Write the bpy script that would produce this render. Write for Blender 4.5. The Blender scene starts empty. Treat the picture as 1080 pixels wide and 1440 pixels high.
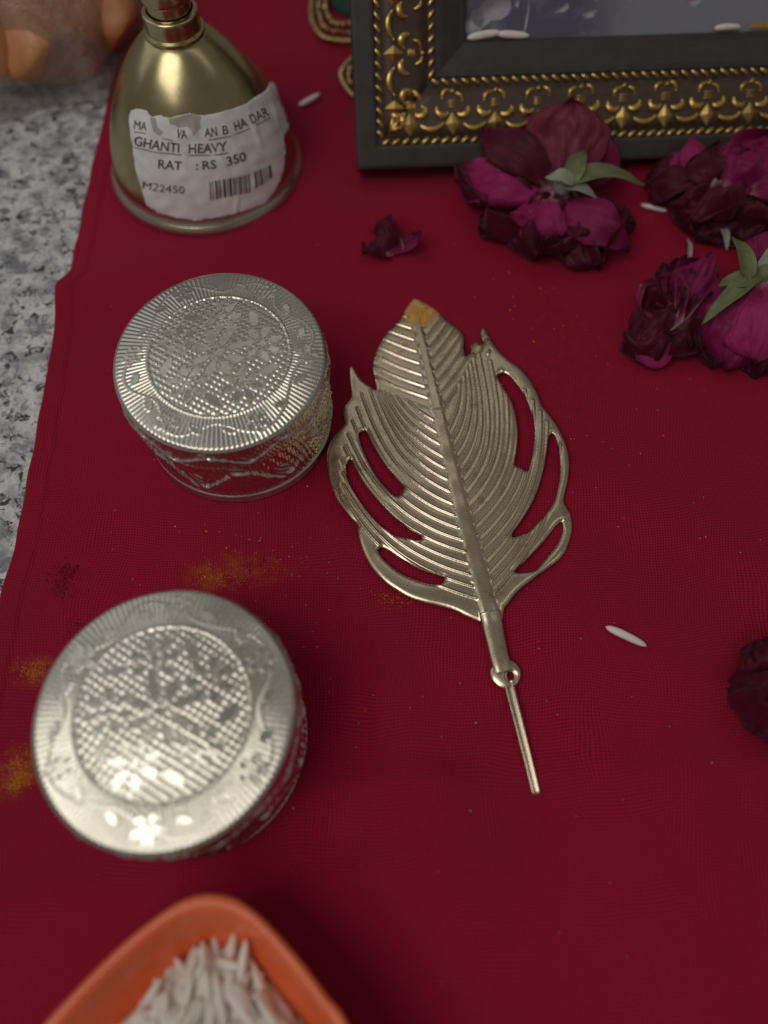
import bpy, math, random
import numpy as np
from mathutils import Matrix, Vector

# ------------------------------------------------------------------ camera, light, exposure
S = bpy.context.scene
COL = S.collection
H, F, TILT = 140.0, 1082.0, math.radians(64)      # camera height (mm), focal length (photo pixels), pitch
cam_d = bpy.data.cameras.new('camera')
cam = bpy.data.objects.new('camera', cam_d); COL.objects.link(cam)
cam.location = (0, 0, H * .001); cam.rotation_euler = (math.pi / 2 - TILT, 0, 0)
cam_d.sensor_fit = 'VERTICAL'; cam_d.sensor_height = 34.6; cam_d.lens = 34.6 * F / 1440
cam_d.clip_start = .005; cam_d.clip_end = 20
cam_d.dof.use_dof = True; cam_d.dof.focus_distance = .153; cam_d.dof.aperture_fstop = 7.5
S.camera = cam

W = bpy.data.worlds.new('World'); S.world = W; W.use_nodes = True
W.node_tree.nodes['Background'].inputs[0].default_value = (1, .95, .89, 1)
W.node_tree.nodes['Background'].inputs[1].default_value = .12

def area(name, loc, target, sx, sy, power, col):
    d = bpy.data.lights.new(name, 'AREA'); d.shape = 'RECTANGLE'; d.size = sx; d.size_y = sy
    d.energy = power; d.color = col
    o = bpy.data.objects.new(name, d); COL.objects.link(o); o.location = loc
    o.rotation_euler = (Vector(target) - Vector(loc)).to_track_quat('-Z', 'Y').to_euler()
    return o
area('ceiling_lamp', (-.26, -.17, .62), (-.02, .07, 0), .42, .42, 1.35, (1, .96, .91))
area('added_glint_strip', (-.15, .60, .95), (-.03, .09, 0), .7, .06, .12, (1, .95, .88))  # three added strips, no known source: line glints on leaf and lids
area('added_glint_strip', (.02, .92, .95), (0, .09, 0), .7, .06, .11, (1, .95, .88))
area('added_glint_strip', (.48, .12, .85), (0, .08, 0), .06, .6, .14, (1, .95, .88))  # added strip for glints on the right-hand ribs
area('added_left_fill', (-.9, .45, .75), (0, .08, 0), .8, .8, .7, (.92, .96, 1))  # added soft light from the left for the metal, no known window

S.view_settings.view_transform = 'Standard'; S.view_settings.look = 'None'
S.view_settings.exposure = .06; S.view_settings.gamma = 1
S.cycles.use_denoising = True
S.cycles.max_bounces = 10; S.cycles.transparent_max_bounces = 24
S.cycles.sample_clamp_indirect = 4

# ------------------------------------------------------------------ helpers (all lengths in mm)
FW = np.array([0, math.cos(TILT), -math.sin(TILT)]); UP = np.array([0, math.sin(TILT), math.cos(TILT)])
RT = np.array([1., 0, 0]); CAM = np.array([0, 0, H])
def ray(px, py):
    px = np.asarray(px, float)[..., None]; py = np.asarray(py, float)[..., None]
    return FW + RT * (px - 540) / F + UP * (720 - py) / F
def P(px, py, z=0.):
    """point of height z seen at a photo pixel"""
    d = ray(px, py); t = (np.asarray(z, float) - H) / d[..., 2]
    return CAM + d * t[..., None]

def tag(o, label, cat, group=None, kind=None):
    o['label'] = label; o['category'] = cat
    if group: o['group'] = group
    if kind: o['kind'] = kind
    return o
def empty(name, loc=(0, 0, 0), label=None, cat=None, group=None, mat4=None):
    o = bpy.data.objects.new(name, None); COL.objects.link(o)
    o.empty_display_size = .005
    if mat4 is not None: o.matrix_world = mat4
    else: o.location = [c * .001 for c in loc]
    if label: tag(o, label, cat, group)
    return o
def mesh(name, V, Fc, mat=None, smooth=True, attrs=None):
    me = bpy.data.meshes.new(name)
    V = np.asarray(V, float) * .001
    me.from_pydata(V.tolist(), [], [list(map(int, f)) for f in Fc])
    if smooth: me.polygons.foreach_set('use_smooth', [True] * len(me.polygons))
    if mat: me.materials.append(mat)
    if attrs:
        for k, a in attrs.items():
            at = me.attributes.new(k, 'FLOAT', 'POINT'); at.data.foreach_set('value', np.asarray(a, np.float32))
    me.update()
    return me
def mk(name, V, Fc, mat, parent=None, origin=(0, 0, 0), smooth=True, attrs=None, bevel=0, solid=0):
    """V in the parent's frame (or the world); origin = the object's own origin in that frame"""
    V = np.asarray(V, float) - np.asarray(origin, float)
    o = bpy.data.objects.new(name, mesh(name, V, Fc, mat, smooth, attrs)); COL.objects.link(o)
    o.location = [c * .001 for c in origin]
    if parent: o.parent = parent
    if solid:
        m = o.modifiers.new('thick', 'SOLIDIFY'); m.thickness = solid * .001; m.offset = 0
    if bevel:
        m = o.modifiers.new('bev', 'BEVEL'); m.width = bevel * .001; m.segments = 2
    return o
def inst(name, me, parent, m4):
    o = bpy.data.objects.new(name, me); COL.objects.link(o); o.parent = parent; o.matrix_local = m4
    return o
def grid_faces(nu, nv, cu=False):
    """nu x nv vertices, index i*nv+j; cu closes the first direction"""
    i = np.arange(nu if cu else nu - 1); j = np.arange(nv - 1)
    I, J = np.meshgrid(i, j, indexing='ij'); I2 = (I + 1) % nu
    return np.stack([I * nv + J, I2 * nv + J, I2 * nv + J + 1, I * nv + J + 1], -1).reshape(-1, 4)
def lathe(prof, n=96):
    """prof: list of (z, r) from the bottom up"""
    prof = np.array(prof, float); a = np.arange(n) * 2 * np.pi / n
    V = np.stack([np.cos(a)[:, None] * prof[:, 1], np.sin(a)[:, None] * prof[:, 1], 0 * a[:, None] + prof[:, 0]], -1)
    return V.reshape(-1, 3), grid_faces(n, len(prof), True)
def spl(pts, n):
    """Catmull-Rom through the points"""
    p = np.array(pts, float); p = np.vstack([2 * p[0] - p[1], p, 2 * p[-1] - p[-2]])
    t = np.linspace(0, len(p) - 3 - 1e-9, n); i = t.astype(int); f = (t - i)[:, None]
    a, b, c, d = p[i], p[i + 1], p[i + 2], p[i + 3]
    return .5 * (2 * b + (c - a) * f + (2 * a - 5 * b + 4 * c - d) * f ** 2 + (3 * b - a - 3 * c + d) * f ** 3)
def tube(path, rad, n=10, flat=1., upv=(0, 0, 1)):
    path = np.array(path, float); m = len(path); rad = np.broadcast_to(np.asarray(rad, float), (m,))
    T = np.gradient(path, axis=0); T /= np.linalg.norm(T, axis=1)[:, None]
    B = np.cross(T, np.array(upv, float)); B /= np.linalg.norm(B, axis=1)[:, None] + 1e-12
    N = np.cross(B, T); a = np.arange(n) * 2 * np.pi / n
    V = path[:, None] + rad[:, None, None] * (np.cos(a)[None, :, None] * B[:, None] + flat * np.sin(a)[None, :, None] * N[:, None])
    V = V.reshape(-1, 3); Fc = [list(f) for f in grid_faces(m, n)]
    Fc += [[i * n + n - 1, (i + 1) * n + n - 1, (i + 1) * n, i * n] for i in range(m - 1)]
    Fc += [list(range(n))[::-1], list(range((m - 1) * n, m * n))]
    return V, Fc
class Noise:
    """sum of random sines, smooth and cheap"""
    def __init__(s, seed, freq, n=14, dim=2):
        r = np.random.RandomState(seed); s.k = r.normal(size=(n, dim)) * freq; s.p = r.rand(n) * 6.28; s.a = 1.4 / math.sqrt(n)
    def __call__(s, *x):
        x = np.stack(np.broadcast_arrays(*x), -1); return s.a * np.sin(x @ s.k.T + s.p).sum(-1)
def sdist(X, Y, poly):
    """signed distance to a polygon, negative inside"""
    poly = np.asarray(poly, float); d = np.full(X.shape, 1e9); ins = np.zeros(X.shape, bool)
    for a, b in zip(poly, np.roll(poly, -1, 0)):
        e = b - a; l2 = e @ e + 1e-12
        t = np.clip(((X - a[0]) * e[0] + (Y - a[1]) * e[1]) / l2, 0, 1)
        d = np.minimum(d, np.hypot(X - a[0] - t * e[0], Y - a[1] - t * e[1]))
        if a[1] != b[1]:
            c = (a[1] > Y) != (b[1] > Y)
            ins ^= c & (X < e[0] * (Y - a[1]) / e[1] + a[0])
    return np.where(ins, -d, d)
def cutout(outer, holes, step):
    """grid sheet cut to an outline with holes; border vertices lie on the outline"""
    outer = np.asarray(outer, float); lo = outer.min(0) - 2 * step; hi = outer.max(0) + 2 * step
    xs = np.arange(lo[0], hi[0], step); ys = np.arange(lo[1], hi[1], step)
    X, Y = np.meshgrid(xs, ys, indexing='ij')
    sd = sdist(X, Y, outer)
    for h in holes: sd = np.maximum(sd, -sdist(X, Y, h))
    gx, gy = np.gradient(sd, step); gl = np.hypot(gx, gy) + 1e-9
    ok = sd < .7 * step; sn = ok & (sd > -.45 * step)
    X = np.where(sn, X - gx / gl * sd, X); Y = np.where(sn, Y - gy / gl * sd, Y)
    q = ok[:-1, :-1] & ok[1:, :-1] & ok[1:, 1:] & ok[:-1, 1:]
    full = (sd[:-1, :-1] < 0).astype(int) + (sd[1:, :-1] < 0) + (sd[1:, 1:] < 0) + (sd[:-1, 1:] < 0)
    q &= full > 0
    idx = np.arange(X.size).reshape(X.shape)
    Fq = np.stack([idx[:-1, :-1][q], idx[1:, :-1][q], idx[1:, 1:][q], idx[:-1, 1:][q]], -1)
    used = np.unique(Fq); remap = -np.ones(X.size, int); remap[used] = np.arange(len(used))
    return X, Y, np.minimum(sd, 0), used, remap[Fq]
def thicken(V, Fq, off):
    """closed sheet: top V, bottom V+off, side walls"""
    n = len(V); Fq = np.asarray(Fq)
    e = np.concatenate([Fq[:, [0, 1]], Fq[:, [1, 2]], Fq[:, [2, 3]], Fq[:, [3, 0]]])
    key = np.sort(e, 1); _, first, cnt = np.unique(key, axis=0, return_index=True, return_counts=True)
    b = e[first[cnt == 1]]
    side = np.stack([b[:, 1], b[:, 0], b[:, 0] + n, b[:, 1] + n], -1)
    return np.vstack([V, V + np.asarray(off)]), np.vstack([Fq, Fq[:, ::-1] + n, side])

# ------------------------------------------------------------------ materials
class N:
    def __init__(s, name):
        s.m = bpy.data.materials.new(name); s.m.use_nodes = True; s.t = s.m.node_tree
        s.b = s.t.nodes['Principled BSDF']; s.out = s.t.nodes['Material Output']
    def n(s, kind, **kw):
        nd = s.t.nodes.new('ShaderNode' + kind)
        for k, v in kw.items(): setattr(nd, k, v)
        return nd
    def l(s, a, b): s.t.links.new(a, b)
    def set(s, **kw):
        for k, v in kw.items():
            k = k.replace('_', ' ')
            s.b.inputs[k].default_value = (*v, 1) if s.b.inputs[k].type == 'RGBA' else v
        return s
    def math(s, op, a, b=None, c=None):
        nd = s.n('Math', operation=op)
        for i, x in enumerate((a, b, c)):
            if x is None: continue
            if isinstance(x, (int, float)): nd.inputs[i].default_value = x
            else: s.l(x, nd.inputs[i])
        return nd.outputs[0]
    def obj(s, scale=1000., rnd=False):
        tc = s.n('TexCoord'); mp = s.n('Mapping'); mp.inputs['Scale'].default_value = (scale,) * 3
        s.l(tc.outputs['Object'], mp.inputs['Vector'])
        if not rnd: return mp.outputs[0]
        oi = s.n('ObjectInfo'); a = s.n('VectorMath', operation='MULTIPLY_ADD'); cb = s.n('CombineXYZ')
        for i in range(3): s.l(oi.outputs['Random'], cb.inputs[i])
        s.l(cb.outputs[0], a.inputs[0]); a.inputs[1].default_value = (937., 411., 233.); s.l(mp.outputs[0], a.inputs[2])
        return a.outputs[0]
    def noise(s, v, scale, detail=3., rough=.55, out='Fac', dist=0.):
        nd = s.n('TexNoise'); nd.inputs['Scale'].default_value = scale; nd.inputs['Detail'].default_value = detail
        nd.inputs['Roughness'].default_value = rough; nd.inputs['Distortion'].default_value = dist
        s.l(v, nd.inputs['Vector']); return nd.outputs[out]
    def ramp(s, f, stops):
        r = s.n('ValToRGB'); e = r.color_ramp.elements
        while len(e) < len(stops): e.new(.5)
        for i, (p, c) in enumerate(stops):
            e[i].position = p; e[i].color = (*c, 1) if len(c) == 3 else c
        s.l(f, r.inputs[0]); return r.outputs[0]
    def mix(s, f, a, b):
        nd = s.n('Mix', data_type='RGBA')
        for sock, x in ((nd.inputs[0], f), (nd.inputs[6], a), (nd.inputs[7], b)):
            if isinstance(x, (int, float)): sock.default_value = x
            elif isinstance(x, tuple): sock.default_value = (*x, 1)
            else: s.l(x, sock)
        return nd.outputs[2]
    def bump(s, h, strength, dist):
        b = s.n('Bump'); b.inputs['Strength'].default_value = strength; b.inputs['Distance'].default_value = dist * .001
        s.l(h, b.inputs['Height']); s.l(b.outputs[0], s.b.inputs['Normal']); return b
    def col(s, sock): s.l(sock, s.b.inputs['Base Color'])
    def rough(s, f, lo, hi):
        mr = s.n('MapRange'); mr.inputs['To Min'].default_value = lo; mr.inputs['To Max'].default_value = hi
        mr.inputs['From Min'].default_value = .3; mr.inputs['From Max'].default_value = .7
        s.l(f, mr.inputs['Value']); s.l(mr.outputs[0], s.b.inputs['Roughness'])

def m_cloth():
    k = N('red_cotton'); v = k.obj()
    w = k.noise(v, .035, 2, .5, 'Color')
    w2 = k.noise(v, .6, 2, .5, 'Color')
    def off(vec, amt):
        sub = k.n('VectorMath', operation='MULTIPLY_ADD')
        sub.inputs[1].default_value = (amt,) * 3; k.l(vec, sub.inputs[0]); return sub
    a = off(w, 9.); k.l(v, a.inputs[2]); b = off(w2, .22); k.l(a.outputs[0], b.inputs[2])
    sp = k.n('SeparateXYZ'); k.l(b.outputs[0], sp.inputs[0])
    per = .56
    tx = k.math('ABSOLUTE', k.math('SINE', k.math('MULTIPLY', sp.outputs[0], math.pi / per)))
    ty = k.math('ABSOLUTE', k.math('SINE', k.math('MULTIPLY', sp.outputs[1], math.pi / per)))
    h = k.math('MAXIMUM', tx, ty)
    both = k.math('MULTIPLY', tx, ty)
    fine = k.noise(v, 1.6, 4, .7)
    big = k.noise(v, .02, 4, .6)
    thr = k.math('ADD', k.math('MULTIPLY', both, .75), k.math('MULTIPLY', fine, .5))
    c = k.ramp(thr, [(.10, (.10, .0016, .009)), (.52, (.34, .0045, .028)), (.98, (.50, .011, .052))])
    bg2 = k.ramp(k.noise(v, .011, 3, .55, dist=.8), [(.36, (0, 0, 0)), (.66, (1, 1, 1))])
    c = k.mix(k.math('MULTIPLY', bg2, .55), c, (.20, .0026, .017)); c = k.mix(k.math('MULTIPLY', big, .30), c, (.34, .008, .04))
    # powder rubbed into the weave; the last two are broad darker red patches
    st_n = k.noise(v, .35, 5, .75)
    for (px, py, rx, ry, amt, cc) in ((335, 800, 7.5, 3., .75, (.42, .12, .006)), (300, 814, 4., 2.2, .8, (.45, .13, .006)), (45, 942, 3.4, 2.4, .9, (.46, .15, .008)), (24, 1086, 3.2, 3.6, 1.1, (.5, .17, .008)), (85, 818, 4., 4., .9, (.13, .001, .006)), (110, 875, 4., 3., .7, (.14, .001, .006)), (560, 845, 3., 2., .35, (.3, .06, .006)), (800, 520, 11., 14., .6, (.17, .002, .012)), (770, 440, 7, 5, .5, (.2, .003, .012))):
        q = P(px, py, 0.); d = k.n('VectorMath', operation='SUBTRACT'); k.l(v, d.inputs[0]); d.inputs[1].default_value = (q[0], q[1], 0)
        d2 = k.n('VectorMath', operation='MULTIPLY'); k.l(d.outputs[0], d2.inputs[0]); d2.inputs[1].default_value = (1 / rx, 1 / ry, 0)
        ln = k.n('VectorMath', operation='LENGTH'); k.l(d2.outputs[0], ln.inputs[0])
        f = k.math('SUBTRACT', 1., k.math('MULTIPLY', ln.outputs['Value'], .62)); f = k.math('MULTIPLY', k.math('MAXIMUM', f, 0.), amt)
        g = k.n('MapRange'); g.inputs['From Min'].default_value = .42; g.inputs['From Max'].default_value = .70; k.l(st_n, g.inputs[0])
        c = k.mix(k.math('MINIMUM', k.math('MULTIPLY', f, g.outputs[0]), .85), c, cc)
    k.col(c); k.set(Roughness=.85, Specular_IOR_Level=.18, Sheen_Weight=.12, Sheen_Roughness=.5, Sheen_Tint=(1, .45, .55))
    k.bump(k.math('ADD', k.math('MULTIPLY', h, .7), k.math('MULTIPLY', fine, .5)), .7, .25)
    return k.m
def m_granite():
    k = N('speckled_granite'); v = k.obj()
    a = k.noise(v, .16, 6, .62); b = k.noise(v, .42, 5, .7, dist=.6); c = k.noise(v, 1.3, 3, .6)
    base = k.ramp(a, [(.36, (.30, .31, .34)), (.47, (.55, .55, .57)), (.58, (.74, .74, .75))])
    dk = k.ramp(b, [(.40, (1, 1, 1)), (.455, (0, 0, 0))])
    col = k.mix(dk, base, (.055, .055, .066))
    md = k.ramp(k.noise(v, .27, 5, .66, dist=.4), [(.54, (0, 0, 0)), (.59, (1, 1, 1))])
    col = k.mix(k.math('MULTIPLY', md, .8), col, (.24, .245, .27))
    gr = k.ramp(c, [(.35, (.8, .8, .8)), (.65, (1.08, 1.08, 1.08))])
    mm = k.n('Mix', data_type='RGBA', blend_type='MULTIPLY'); mm.inputs[0].default_value = 1
    k.l(col, mm.inputs[6]); k.l(gr, mm.inputs[7]); k.col(mm.outputs[2])
    k.set(Roughness=.32, Specular_IOR_Level=.45); return k.m
def m_metal(name, c1, c2, r0, r1, scale=.25, bump=0., bscale=2., dirt=None, stain=None):
    k = N(name); v = k.obj(rnd=not stain); a = k.noise(v, scale, 5, .65); b = k.noise(v, bscale, 3, .6)
    c = k.mix(k.ramp(a, [(.35, (0, 0, 0)), (.68, (1, 1, 1))]), c1, c2)
    if dirt: c = k.mix(k.ramp(k.noise(v, scale * 2.3, 5, .7), [(.58, (0, 0, 0)), (.72, (.75, .75, .75))]), c, dirt)
    rf = k.math('ADD', k.math('MULTIPLY', a, .5), k.math('MULTIPLY', b, .5)); k.set(Metallic=1.); k.rough(rf, r0, r1)
    if stain:
        q = P(590, 442, .9) - P(690, 868, 0.)
        d = k.n('VectorMath', operation='SUBTRACT'); k.l(v, d.inputs[0]); d.inputs[1].default_value = (q[0], q[1], 0)
        d2 = k.n('VectorMath', operation='MULTIPLY'); k.l(d.outputs[0], d2.inputs[0]); d2.inputs[1].default_value = (1 / 4.2, 1 / 4.6, 0)
        ln = k.n('VectorMath', operation='LENGTH'); k.l(d2.outputs[0], ln.inputs[0])
        n1 = k.noise(v, .55, 5, .7); f = k.math('ADD', k.math('SUBTRACT', 1.05, ln.outputs['Value']), k.math('MULTIPLY', k.math('SUBTRACT', n1, .5), 1.6))
        mk_ = k.ramp(f, [(.02, (0, 0, 0)), (.38, (1, 1, 1))])
        sc_ = k.mix(k.ramp(k.noise(v, .9, 4, .7), [(.35, (0, 0, 0)), (.65, (1, 1, 1))]), (.55, .22, .02), (.66, .40, .13))
        c = k.mix(mk_, c, sc_); k.l(k.math('SUBTRACT', 1., mk_), k.b.inputs['Metallic'])
        rr_ = k.b.inputs['Roughness'].links[0].from_socket; k.l(k.math('MAXIMUM', rr_, k.math('MULTIPLY', mk_, .75)), k.b.inputs['Roughness'])
    k.col(c)
    if bump: k.bump(b, .5, bump)
    return k.m
def m_plain(name, c1, c2, rough=.6, scale=.4, bump=.05, bscale=1.5, **kw):
    k = N(name); v = k.obj(rnd=True); a = k.noise(v, scale, 5, .6)
    k.col(k.mix(k.ramp(a, [(.33, (0, 0, 0)), (.68, (1, 1, 1))]), c1, c2)); k.set(Roughness=rough, **kw)
    if bump: k.bump(k.noise(v, bscale, 4, .6), .5, bump)
    return k.m
def m_petal(name, c1, c2, pale=(.55, .28, .30), sheen=.15):
    k = N(name); v = k.obj(); a = k.noise(v, .16, 5, .65); at = k.n('Attribute', attribute_name='t'); ed = k.n('Attribute', attribute_name='e')
    c = k.mix(k.ramp(a, [(.3, (0, 0, 0)), (.7, (1, 1, 1))]), c1, c2)
    c = k.mix(k.ramp(at.outputs['Fac'], [(.0, (1, 1, 1)), (.16, (0, 0, 0))]), c, pale)
    c = k.mix(k.math('MULTIPLY', ed.outputs['Fac'], .75), c, (c1[0] * .35, c1[1] * .5, c1[2] * .35))
    k.col(c); k.set(Roughness=.55, Specular_IOR_Level=.3, Sheen_Weight=sheen, Sheen_Roughness=.4, Sheen_Tint=(1, .35, .6))
    wv = k.n('TexNoise'); wv.inputs['Scale'].default_value = 1.; wv.inputs['Detail'].default_value = 4
    st = k.n('Attribute', attribute_name='s')
    cb = k.n('CombineXYZ'); k.l(k.math('MULTIPLY', st.outputs['Fac'], 16.), cb.inputs[0]); k.l(k.math('MULTIPLY', at.outputs['Fac'], 2.2), cb.inputs[1])
    k.l(cb.outputs[0], wv.inputs['Vector'])
    k.bump(wv.outputs['Fac'], .7, .6); k.set(Subsurface_Weight=.25, Subsurface_Radius=(.0015, .0003, .0006), Subsurface_Scale=1.); return k.m
def m_clear(name, tint, haze, rough, ior=1.45, crinkle=False):
    """thin clear sheet: transparent with a Fresnel gloss and a little milkiness"""
    k = N(name); t = k.t; t.nodes.remove(k.b)
    tr = k.n('BsdfTransparent'); tr.inputs[0].default_value = (*tint, 1)
    lw = k.n('LayerWeight'); lw.inputs[0].default_value = .5
    gl = k.n('BsdfGlossy'); gl.inputs['Roughness'].default_value = rough
    df0 = k.n('BsdfDiffuse'); df0.inputs[0].default_value = (.85, .82, .82, 1); tl = k.n('BsdfTranslucent'); tl.inputs[0].default_value = (.85, .82, .82, 1)
    df = k.n('MixShader'); k.l(df0.outputs[0], df.inputs[1]); k.l(tl.outputs[0], df.inputs[2])
    if crinkle:
        v = k.obj(); nz = k.math('ABSOLUTE', k.math('SUBTRACT', k.noise(v, .10, 4, .6, dist=1.2), .5)); nz2 = k.math('ABSOLUTE', k.math('SUBTRACT', k.noise(v, .28, 3, .6, dist=.8), .5))
        bp_ = k.n('Bump'); bp_.inputs['Strength'].default_value = 1.; bp_.inputs['Distance'].default_value = .014
        k.l(k.math('ADD', nz, k.math('MULTIPLY', nz2, .5)), bp_.inputs['Height'])
        for sh in (gl, df0, tl, lw): k.l(bp_.outputs[0], sh.inputs['Normal'])
    fac_ = k.math('ADD', .045, k.math('MULTIPLY', k.math('POWER', lw.outputs['Facing'], 4.), ior - .9))
    m1 = k.n('MixShader'); m1.inputs[0].default_value = haze; k.l(tr.outputs[0], m1.inputs[1]); k.l(df.outputs[0], m1.inputs[2])
    m2 = k.n('MixShader'); k.l(fac_, m2.inputs[0]); k.l(m1.outputs[0], m2.inputs[1]); k.l(gl.outputs[0], m2.inputs[2])
    k.l(m2.outputs[0], k.out.inputs[0]); return k.m

MAT = dict(
    cloth=m_cloth(), granite=m_granite(),
    silver=m_metal('pressed_silver_foil', (.75, .715, .62), (.64, .61, .52), .19, .30, .12),
    leafm=m_metal('tarnished_silver', (.76, .65, .49), (.62, .52, .38), .18, .32, .09, .01, 3., dirt=(.34, .22, .12), stain=True),
    brass=m_metal('brushed_brass', (.55, .48, .26), (.44, .38, .21), .2, .30, .12, .006, 4.),
    rimbrass=m_metal('pale_brass', (.66, .63, .55), (.55, .52, .45), .28, .4, .2),
    gold=m_metal('antique_gold_leaf', (.80, .56, .18), (.55, .36, .10), .2, .4, .5, .03, 3., dirt=(.10, .055, .025)),
    trim=m_metal('gold_thread', (.62, .47, .24), (.40, .29, .15), .3, .5, .6, .03, 4.),
    frame=m_plain('dark_painted_wood', (.040, .034, .030), (.058, .048, .041), .45, .3, .03, 1.2, Specular_IOR_Level=.4),
    frame_in=m_plain('dark_brown_gesso', (.055, .034, .025), (.085, .050, .035), .5, .6, .06, 2.),
    paper=m_plain('creased_label_paper', (.74, .73, .72), (.85, .84, .83), .7, .25, .08, 1.2),
    torn=m_plain('torn_label_backing', (.40, .36, .30), (.52, .48, .41), .9, .5, .12, 2.),
    ink=m_plain('black_ink', (.035, .035, .04), (.09, .09, .095), .7, 1.4, 0),
    rice=m_plain('raw_rice', (.74, .68, .59), (.86, .81, .74), .38, .25, .02, 2., Subsurface_Weight=.35, Subsurface_Radius=(.0010, .0008, .0006), Subsurface_Scale=1.),
    clay=m_plain('orange_clay', (.80, .135, .045), (.88, .19, .068), .30, .10, .06, .5),
    turmeric=m_plain('turmeric_powder', (.62, .25, .015), (.75, .36, .03), .95, 1.5, 0),
    kumkum=m_plain('vermilion_powder', (.24, .004, .02), (.16, .003, .014), .95, 1.5, 0),
    sepal=m_plain('green_sepal', (.10, .12, .05), (.19, .21, .10), .55, .3, .08, 1.),
    sepal_grey=m_plain('grey_green_sepal', (.26, .28, .20), (.36, .36, .30), .6, .3, .08, 1.),
    pet_dark=m_petal('dried_dark_petal', (.05, .0014, .012), (.11, .003, .026)),
    pet_mid=m_petal('dried_magenta_petal', (.17, .003, .045), (.29, .008, .088)),
    pet_pink=m_petal('faded_magenta_petal', (.28, .006, .08), (.42, .022, .145)),
    pet_dust=m_petal('dusty_maroon_petal', (.16, .018, .036), (.25, .04, .07), (.20, .06, .05)),
    lump=m_plain('amber_lump', (.54, .21, .08), (.70, .35, .16), .45, .12, .15, .35, Subsurface_Weight=.4, Subsurface_Radius=(.004, .002, .001), Subsurface_Scale=1.),
    bag=m_clear('clear_plastic', (.98, .97, .97), .27, .14, 1.7, True),
    glass=m_clear('picture_glass', (.97, .98, .98), .0, .06),
    green=m_plain('dark_green_cloth', (.008, .04, .025), (.012, .06, .035), .8, .5, .1),
    orange_smear=m_plain('turmeric_smear', (.52, .22, .03), (.62, .36, .10), .7, .5, .05, 1.5),
)

# ------------------------------------------------------------------ the setting: counter and cloth
mk('granite_counter', [(x, y, z) for x in (-420, 420) for y in (-160, 460) for z in (-31.2, -1.2)],
   [(0, 1, 3, 2), (4, 6, 7, 5), (0, 4, 5, 1), (2, 3, 7, 6), (0, 2, 6, 4), (1, 5, 7, 3)], MAT['granite'], smooth=False)['kind'] = 'structure'

nbig = Noise(3, .035); nmid = Noise(4, .10)
FOLDS = [(0, 104, .02, 1, 1.5, 3.0), (0, 96, .03, 1, -.5, 5.), (40, 17, -.05, 1, 2.2, 4.5), (0, 3, -.12, 1, 2., 5.), (60, 70, .75, .66, 1.8, 7.), (80, 40, .45, -.89, 1.5, 6.), (-40, 45, .1, 1, .6, 4.5), (10, -2, .97, .26, 1.3, 5.), (0, 150, -.3, .95, 1.6, 7.), (75, 100, -.6, .8, .7, 5.)]
def cloth_z(x, y):
    z = .28 * nbig(x, y) + .10 * nmid(x, y)
    box = np.exp(-(((x + 31) / 26) ** 2 + ((y - 89) / 26) ** 2) ** 2) + np.exp(-(((x - 16) / 26) ** 2 + ((y - 80) / 48) ** 2) ** 2)
    f = 0
    for ax, ay, nx, ny, amp, wd in FOLDS:
        q = (x - ax) * nx + (y - ay) * ny; f = f + amp * np.exp(-(q / wd) ** 2) * (.6 + .4 * nmid(x * .4 + ax, y * .4))
    box = box + .9 * np.exp(-(((x - 24) / 11) ** 2 + ((y - 22) / 20) ** 2) ** 2)
    return z + f * (1 - .85 * np.clip(box, 0, 1)) - .45
edge_px = [(-70, 1130), (-28, 960), (-2, 842), (18, 765), (43, 640), (60, 545), (74, 465), (79, 402), (97, 386), (104, 345), (120, 268), (138, 190), (151, 135), (168, 55), (180, 0), (200, -90), (214, -160)]
e = P([p[0] for p in edge_px], [p[1] for p in edge_px], 0.)
ye = np.concatenate([[-150], e[:, 1], [440]]); xe = np.concatenate([[e[0, 0] - 4], e[:, 0], [e[-1, 0] + 2]])
ys = np.arange(-140, 430, 1.1); xl = np.interp(ys, ye, xe) + .10 * Noise(8, .22, dim=1)(ys)
u = np.concatenate([np.linspace(0, 8, 22)[:-1], np.linspace(8, 360, 300)])
X = xl[:, None] + u[None]; Y = ys[:, None] + 0 * X
Z = cloth_z(X, Y) + .0
hem = 1 / (1 + np.exp((u - 4.2) / .18)); Z = Z + .32 * hem[None] - .06 * np.exp(-((u - 4.6) / .5) ** 2)[None]
Z = np.maximum(Z, -1.0); Z[:, 0] = np.minimum(Z[:, 0], -.6)
V = np.stack([X, Y, Z], -1).reshape(-1, 3)
Vt, Ft = thicken(V, grid_faces(len(ys), len(u))[:, ::-1], (0, 0, -.18))
tag(mk('red_cloth', Vt, Ft, MAT['cloth']), 'crimson woven cotton cloth with hemmed edge spread over the speckled counter', 'cloth')

# ------------------------------------------------------------------ picture frame
BETA, PSI, TH = math.radians(37), math.radians(3.0), 9.0
O = P(502, 240, TH * math.sin(BETA))
cb, sb, cp, sp_ = math.cos(BETA), math.sin(BETA), math.cos(PSI), math.sin(PSI)
U = Vector((cp, sp_, 0)); T = Vector((-sp_ * sb, cp * sb, cb)); NN = U.cross(T)
FM = Matrix(((U.x, T.x, NN.x, O[0] * .001), (U.y, T.y, NN.y, O[1] * .001), (U.z, T.z, NN.z, O[2] * .001), (0, 0, 0, 1)))
FWD, FHT = 142.0, 118.0
frame = empty('picture_frame', label='dark picture frame with gold embossed border leaning behind the roses', cat='picture frame', mat4=FM)
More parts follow.
